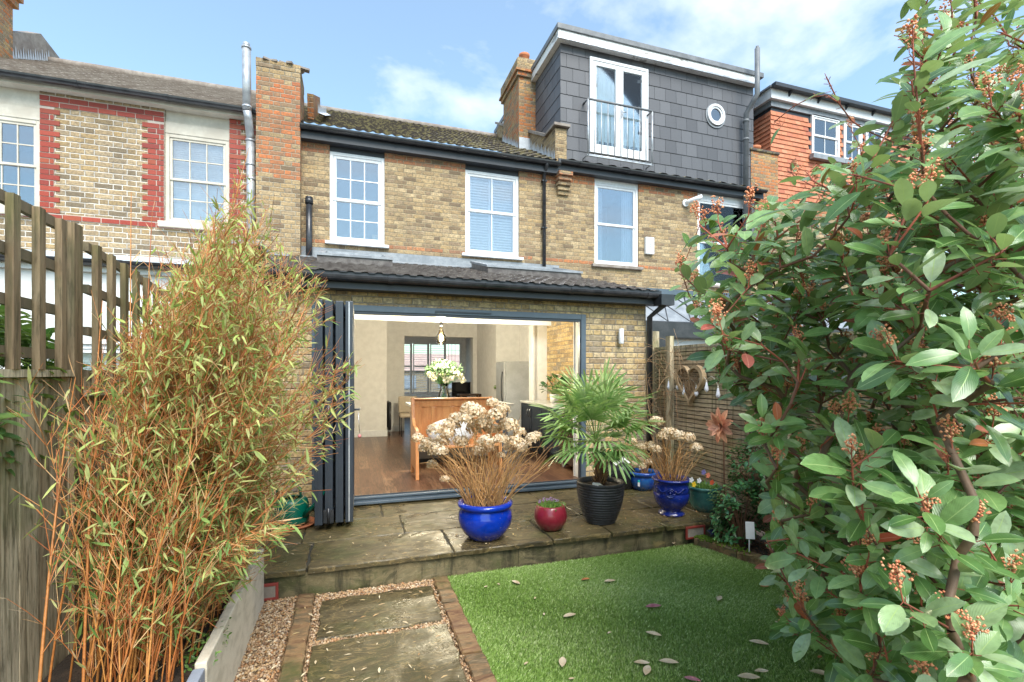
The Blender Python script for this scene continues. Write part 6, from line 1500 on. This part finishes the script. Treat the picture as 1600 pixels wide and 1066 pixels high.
# pew bench
x0, x1, yf, ybk = .80, 2.0, 6.46, 7.0
pw = thing('pew_bench', 'orange pine pew with a panelled back and curved bench ends, indoors behind the hydrangea', 'bench', ((x0 + x1) / 2, 6.7, ZF))
z1 = ZF + 1.05
b = frame(MB(), x0 + .045, x1 - .045, ZF + .42, z1 - .02, ybk, ybk + .035, .1, .07)
for k in range(1, 4): x = x0 + .045 + (x1 - x0 - .09) * k / 4; b.box(x - .035, x + .035, ybk + .001, ybk + .034, ZF + .49, z1 - .12)
b.build('back_frame', M['pine'], pw, bevel=.005)
MB().box(x0 + .1, x1 - .1, ybk + .014, ybk + .026, ZF + .46, z1 - .1).build('back_panel', M['pine'], pw)
MB().box(x0 + .02, x1 - .02, ybk - .03, ybk + .06, z1 - .019, z1 + .008).build('top_rail', M['pine'], pw, bevel=.008)
MB().box(x0 + .045, x1 - .045, yf + .02, ybk, ZF + .4, ZF + .435).build('seat', M['pine'], pw, bevel=.006)
for x in (x0, x1 - .045):
    o = [(yf, 0), (yf + .07, 0), (yf + .08, .12), (ybk - .02, .12), (ybk - .01, 0), (ybk + .07, 0), (ybk + .05, .5), (ybk + .09, .9), (ybk + .05, 1.06), (ybk - .02, 1.07), (ybk - .06, .98), (ybk - .1, .78), (ybk - .2, .7), (yf + .12, .68), (yf + .02, .66), (yf, .6), (yf + .05, .5), (yf + .03, .3)]
    MB().prism([(p[0], ZF + p[1]) for p in o], 'x', x, x + .045).build('bench_end', M['pine'], pw, bevel=.006)
cu = MB().ball((1.3, 6.62, ZF + .6), .24, 26, 14, (1.4, .55, .78)); r = random.Random(2)
cu.v = [(v[0] + r.uniform(-.012, .012), v[1] + r.uniform(-.012, .012), v[2] + r.uniform(-.012, .012)) for v in cu.v]; tag(cu.build('cushion', M['fur']), 'fluffy white cushion on the pine pew, seen between hydrangea stems', 'cushion')
# island
isl = thing('kitchen_island', 'grey kitchen island with a pale worktop behind the pine pew', 'kitchen island', (1.7, 8.0, ZF))
MB().box(.95, 2.45, 7.62, 8.45, ZF + .08, ZF + .88).build('cabinet', M['islgrey'], isl); MB().box(.87, 2.52, 7.5, 8.53, ZF + .882, ZF + .92).build('worktop', M['top'], isl, bevel=.006); MB().box(1.0, 2.4, 7.7, 8.4, ZF, ZF + .08).build('plinth', M['dark'], isl)
# vase and flowers
vc = Vector((1.49, 8.2, ZF + .922))
vs = thing('vase', 'clear glass vase of white roses on the island worktop', 'vase', vc)
MB().lathe([(0, .0), (.075, 0), (.1, .04), (.105, .1), (.085, .17), (.06, .22), (.065, .27), (.085, .32), (.082, .32), (.06, .265), (.055, .22), (.08, .17), (.098, .1), (.07, .012), (0, .012)], vc, 28).build('vase_glass', M['glass'], vs)
bq = thing('rose_bouquet', 'bouquet of white roses with grey green leaves standing in the glass vase', 'flowers', vc + Vector((0, 0, .1)))
r = random.Random(9); T = []; S = []
for i in range(130):
    u = rv3(r); u.z = abs(u.z) * .9 - .15; e = vc + Vector((u.x * .32, u.y * .3, .5 + u.z * .28)); S.append((*(vc + Vector((0, 0, .25))), *e, .003, .0015, r.random()))
    for j in range(4): T.append((*(e - u * .03 * j), *rv3(r), *u, r.uniform(.05, .09), .016, r.random()))
for k in range(9): a = k * .7; S.append((*(vc + Vector((math.cos(a) * .05, math.sin(a) * .05, .02))), *(vc + Vector((-math.cos(a) * .03, -math.sin(a) * .03, .3))), .004, .004, .5))
M['gst'] = rndmat('green_stem', ((.08, .2, .05), (.12, .27, .08)), .5); M['sage'] = leafmat('grey_green_leaf', ((.08, .15, .08), (.14, .23, .13), (.22, .3, .2)), .6, None, .2)
sticks('stems', S, M['gst'], bq, 4); leaves('foliage', T, M['sage'], bq, 'small')
M['rose'] = leafmat('white_rose_petal', ((.8, .78, .7), (.9, .88, .82)), .7, None, .25)
for (dx, dz) in ((-.2, .42), (-.14, .5), (-.26, .47), (-.05, .47), (.08, .42), (.17, .49), (.24, .44), (.13, .55), (-.02, .6), (.0, .38), (.27, .38), (-.1, .58)):
    c = vc + Vector((dx, -.2 + r.uniform(-.05, .1), dz)); T = []
    for k in range(34): u = rv3(r); T.append((*(c + u * .025), *(perp(u, r.uniform(0, 6)) + u * .8), *u, .045, .02, r.random()))
    leaves('rose', T, M['rose'], bq, 'small')
# monitor-like dark screen and things in the room behind
sc0 = W(706, 620, 12.6); sc1 = W(735, 597, 12.6)
sb_ = thing('sideboard', 'dark low sideboard behind the island, under the black screen', 'sideboard', ((sc0.x + sc1.x) / 2, 12.7, ZF)); MB().box(sc0.x - .3, sc1.x + .3, 12.5, 12.9, ZF + .1, sc0.z - .03).build('cabinet', M['darkwood'], sb_, bevel=.01); MB().box(sc0.x - .27, sc1.x + .27, 12.53, 12.87, ZF, ZF + .1).build('plinth', M['dark'], sb_)
tv = thing('screen', 'flat black screen standing behind the vase of roses', 'screen', (sc0.x, 12.6, sc0.z)); MB().box(sc0.x, sc1.x, 12.58, 12.62, sc0.z, sc1.z).build('screen_panel', plain('black_glass', (.01, .01, .012), .08), tv, bevel=.004); MB().box(sc0.x + .1, sc1.x - .1, 12.55, 12.66, sc0.z - .028, sc0.z - .001).build('stand', M['dark'], tv)
# pendant
pc = Vector((1.38, 7.85, 2.18)); pd = thing('pendant_lamp', 'large amber teardrop filament bulb hanging over the island', 'pendant lamp', pc)
M['amber'] = glass('amber_glass', (.95, .85, .62), .0)
MB().lathe([(0, 0), (.04, .004), (.08, .04), (.09, .09), (.075, .15), (.04, .22), (.025, .28), (.022, .3)], pc, 24).build('bulb', M['amber'], pd)
MB().tube([pc + Vector((0, 0, .3)), pc + Vector((0, 0, .37))], .025, 12).build('lamp_holder', M['dark'], pd); MB().tube([pc + Vector((0, 0, .37)), (pc.x, pc.y, rz(pc.y) - .2)], .004, 6).build('cord', M['dark'], pd)
pl_ = bpy.data.lights.new('pendant_light', 'POINT'); pl_.energy = 140; pl_.color = (1, .99, .96); pl_.shadow_soft_size = .03; plo = bpy.data.objects.new('pendant_light', pl_); COL.objects.link(plo); plo.location = pc + Vector((0, 0, .1))
g = NG('lit_filament'); em = g.n('ShaderNodeEmission'); em.inputs[0].default_value = (1, .7, .35, 1); em.inputs[1].default_value = 5; g.l(em.outputs[0], g.out.inputs[0])
MB().tube([pc + Vector((.02 * math.cos(k), .02 * math.sin(k), .05 + .012 * k)) for k in range(14)], .0025, 5).build('filament', g.m, pd)
# base units with worktop along the right wall
ku = thing('kitchen_units', 'navy kitchen base units with chrome bow handles and pale worktop, right wall', 'kitchen units', (3.35, 7.8, ZF)); kx0 = 3.06
MB().box(kx0 + .02, IX1 - .002, 6.8, 8.71, ZF + .1, ZF + .86).build('cabinet', M['cab'], ku); MB().box(kx0 + .07, IX1 - .002, 6.8, 8.71, ZF + .001, ZF + .1).build('plinth', M['dark'], ku)
MB().box(kx0 - .02, IX1 - .002, 6.12, 8.715, ZF + .862, ZF + .9).build('worktop', M['top'], ku, bevel=.005)
for k in range(4):
    y0 = 6.82 + k * .472; f = MB(); y1 = y0 + .462
    f.box(kx0, kx0 + .019, y0, y0 + .07, ZF + .12, ZF + .85).box(kx0, kx0 + .019, y1 - .07, y1, ZF + .12, ZF + .85).box(kx0, kx0 + .019, y0 + .07, y1 - .07, ZF + .12, ZF + .19).box(kx0, kx0 + .019, y0 + .07, y1 - .07, ZF + .78, ZF + .85).box(kx0 + .01, kx0 + .0195, y0 + .07, y1 - .07, ZF + .19, ZF + .78)
    d = f.build('cabinet_door', M['cab'], ku, bevel=.002); yh = y1 - .05 if k % 2 == 0 else y0 + .05
    MB().tube([(kx0, yh, ZF + .62), (kx0 - .028, yh, ZF + .65), (kx0 - .035, yh, ZF + .7), (kx0 - .028, yh, ZF + .75), (kx0, yh, ZF + .78)], .006, 8).build('handle', M['chrome'], d)
# dark wood trolley on castors under the end of the worktop
tl = thing('wine_cooler', 'dark wood fronted cooler on castors under the near end of the worktop', 'wine cooler', (3.3, 6.45, ZF))
MB().box(2.98, 3.55, 6.16, 6.74, ZF + .09, ZF + .85).build('cabinet', M['darkwood'], tl, bevel=.006)
MB().tube([(2.965, 6.2, ZF + .15), (2.965, 6.2, ZF + .8)], .012, 8).build('handle', M['chrome'], tl)
for (x, y) in ((3.03, 6.22), (3.03, 6.68), (3.5, 6.22), (3.5, 6.68)): MB().tube([(x - .012, y, ZF + .04), (x + .012, y, ZF + .04)], .04, 14).box(x - .02, x + .02, y - .012, y + .012, ZF + .06, ZF + .09).build('castor', M['steel'], tl)
# fridge
fg = thing('fridge', 'tall silver fridge freezer standing beyond the navy units', 'fridge', (3.3, 9.7, ZF))
MB().box(3.02, 3.58, 9.5, 10.1, ZF + .02, ZF + 1.66).build('fridge_body', M['silver'], fg, bevel=.01); MB().box(2.97, 3.018, 9.51, 10.09, ZF + .62, ZF + 1.65).build('upper_door', M['silver'], fg, bevel=.01); MB().box(2.97, 3.018, 9.51, 10.09, ZF + .04, ZF + .61).build('lower_door', M['silver'], fg, bevel=.01)
MB().tube([(2.95, 9.56, ZF + .8), (2.93, 9.56, ZF + 1.0), (2.93, 9.56, ZF + 1.3), (2.95, 9.56, ZF + 1.45)], .012, 8).build('handle', M['dark'], fg)
def potplant(label, c, pr, h, lf, mat, n, seed, pm, cat='pot plant', ball_=.16):
    t = thing('pot_plant', label, cat, c); c = Vector(c); MB().lathe([(0, 0), (pr * .75, 0), (pr, h), (pr * .93, h), (pr * .85, h - .02), (0, h - .02)], c, 20).build('pot_body', pm, t)
    r = random.Random(seed); T = []; S = []
    for i in range(n): u = rv3(r); u.z = abs(u.z); e = c + Vector((u.x * ball_, u.y * ball_, h + .05 + u.z * ball_ * 1.2)); S.append((*(c + Vector((0, 0, h - .02))), *e, .003, .002, .5)); T.append((*e, *(u + rv3(r) * .5), *(u + Vector((0, 0, 1))), lf, lf * .3, r.random()))
    sticks('stems', S, M['gst'], t, 4); leaves('foliage', T, mat, t); return t
pl1 = potplant('dark leaved plant with orange flowers in a white patterned pot on the worktop', (3.36, 7.8, ZF + .902), .085, .15, .11, M['camleaf'], 46, 3, M['render'], ball_=.19)
C = []; r = random.Random(8)
for i in range(40): u = rv3(r); C.append((3.36 + u.x * .14, 7.8 + u.y * .14, ZF + 1.2 + abs(u.z) * .12, .014, .014, .01, 0, r.random()))
blobs('flowers', C, rndmat('orange_petals', ((.6, .18, .05), (.7, .3, .1)), .6), pl1)
fb = thing('fruit_bowl', 'shallow pale bowl of yellow fruit on the worktop beside the plant', 'fruit bowl', (3.3, 7.0, ZF + .902)); MB().lathe([(0, 0), (.07, 0), (.15, .05), (.17, .08), (.155, .08), (.06, .015), (0, .012)], (3.3, 7.0, ZF + .902), 24).build('bowl', M['ipot'], fb)
for (dx, dy) in ((-.05, 0), (.05, .03), (0, -.06)): MB().ball((3.3 + dx, 7.0 + dy, ZF + .965), .04, 12, 8).build('fruit', plain('yellow_fruit', (.75, .45, .05), .5), fb)
# console with lamp, mirror, plant
cx0 = W(770, 615, 11.6); MBc = thing('console_table', 'dark console table against the far wall left of the fridge', 'table', (2.95, 11.7, ZF))
MB().box(2.5, 3.04, 11.6, 11.95, ZF + .86, ZF + .9).build('table_top', M['darkwood'], MBc)
for (x, y) in ((2.53, 11.63), (3.01, 11.63), (2.53, 11.92), (3.01, 11.92)): MB().box(x - .02, x + .02, y - .02, y + .02, ZF, ZF + .86).build('leg', M['darkwood'], MBc)
lp_ = W(762, 618, 11.7); lt = thing('table_lamp', 'small dark table lamp with a conical stained shade on the console', 'table lamp', (lp_.x, 11.7, ZF + .9))
MB().lathe([(0, 0), (.08, 0), (.03, .03), (.015, .06), (.015, .28)], (lp_.x, 11.7, ZF + .9), 14).build('lamp_base', M['dark'], lt); MB().lathe([(.15, .22), (.1, .3), (.04, .4), (.01, .44)], (lp_.x, 11.7, ZF + .9), 20).build('lamp_shade', M['darkwood'], lt)
mr = W(777, 590, 12.0); mt = thing('arched_mirror', 'tall dark framed arched mirror against the far wall beside the lamp', 'mirror', (mr.x, 12.0, ZF + .9))
o = [(mr.x - .16, ZF + .9), (mr.x + .16, ZF + .9), (mr.x + .16, ZF + 1.55)] + [(mr.x + .16 * math.cos(k * .26), ZF + 1.55 + .2 * math.sin(k * .26)) for k in range(1, 13)]
MB().prism(o, 'y', 11.98, 12.01).build('mirror_frame', M['darkwood'], mt); MB().prism([(mr.x + (p[0] - mr.x) * .85, ZF + 1.3 + (p[1] - ZF - 1.3) * .93) for p in o], 'y', 11.97, 11.979).build('mirror_glass', plain('dark_mirror', (.03, .03, .03), .1), mt)
pq = W(785, 615, 10.4); sd_ = thing('plant_stand', 'slim metal plant stand beside the fridge', 'plant stand', (pq.x, 10.25, ZF)); MB().box(pq.x - .16, pq.x + .14, 10.12, 10.33, ZF + .78, ZF + .8).build('stand_top', M['steel'], sd_)
for (x, y) in ((-.14, 10.14), (.12, 10.14), (-.14, 10.31), (.12, 10.31)): MB().box(pq.x + x - .01, pq.x + x + .01, y - .01, y + .01, ZF, ZF + .78).build('leg', M['dark'], sd_)
potplant('green leafy plant in a cream pot left of the silver fridge', (pq.x, 10.22, ZF + .802), .1, .2, .1, M['ltleaf'], 50, 6, M['ipot'], ball_=.17)
# radiator
ra = thing('radiator', 'slim black column radiator on the wall corner beyond the walnut floor', 'radiator', (.8, 11.6, ZF)); b = MB()
for k in range(6): b.tube([(.82, 11.3 + k * .12, ZF + .14), (.82, 11.3 + k * .12, ZF + .74)], .03, 10)
b.box(.8, .84, 11.3, 11.9, ZF + .12, ZF + .17).box(.8, .84, 11.3, 11.9, ZF + .71, ZF + .76); b.build('columns', M['black'], ra)
for y in (11.33, 11.87): MB().tube([(.82, y, ZF), (.82, y, ZF + .13)], .01, 8).build('pipe', M['black'], ra)
# chair by the island
ch_ = thing('dining_chair', 'tan upholstered chair with thin dark legs, just left of the island', 'chair', (1.25, 11.2, ZF)); MB().box(1.02, 1.45, 11.0, 11.45, ZF + .42, ZF + .5).build('seat', M['ipot'], ch_, bevel=.03); MB().box(1.02, 1.45, 11.42, 11.5, ZF + .5, ZF + .88).build('backrest', M['ipot'], ch_, bevel=.03)
for (x, y) in ((1.05, 11.03), (1.42, 11.03), (1.05, 11.44), (1.42, 11.44)): MB().tube([(x, y, ZF), (x, y, ZF + .42)], .012, 8).build('leg', M['black'], ch_)
# key charm on the door handle
kc = thing('key_charm', 'pink charm hanging on a chain from the door handle', 'key ring', (.12, 4.97, 1.2)); MB().tube([(.06, 4.9, 1.34), (.065, 4.9, 1.2), (.07, 4.9, 1.14)], .003, 5).build('chain', M['chrome'], kc); MB().ball((.07, 4.9, 1.11), .018, 10, 8).build('charm', plain('pink_charm', (.7, .25, .25), .4), kc)
# objects on the upstairs window sill
sx_ = W(588, 372, YM + .16); o_ = thing('photo_frame', 'small wooden frame on the sill inside the upstairs window', 'picture frame', (sx_.x, YM + .16, w1[2] + .06)); MB().box(sx_.x - .07, sx_.x + .07, YM + .16, YM + .175, w1[2] + .06, w1[2] + .22).build('frame', M['ipot'], o_)
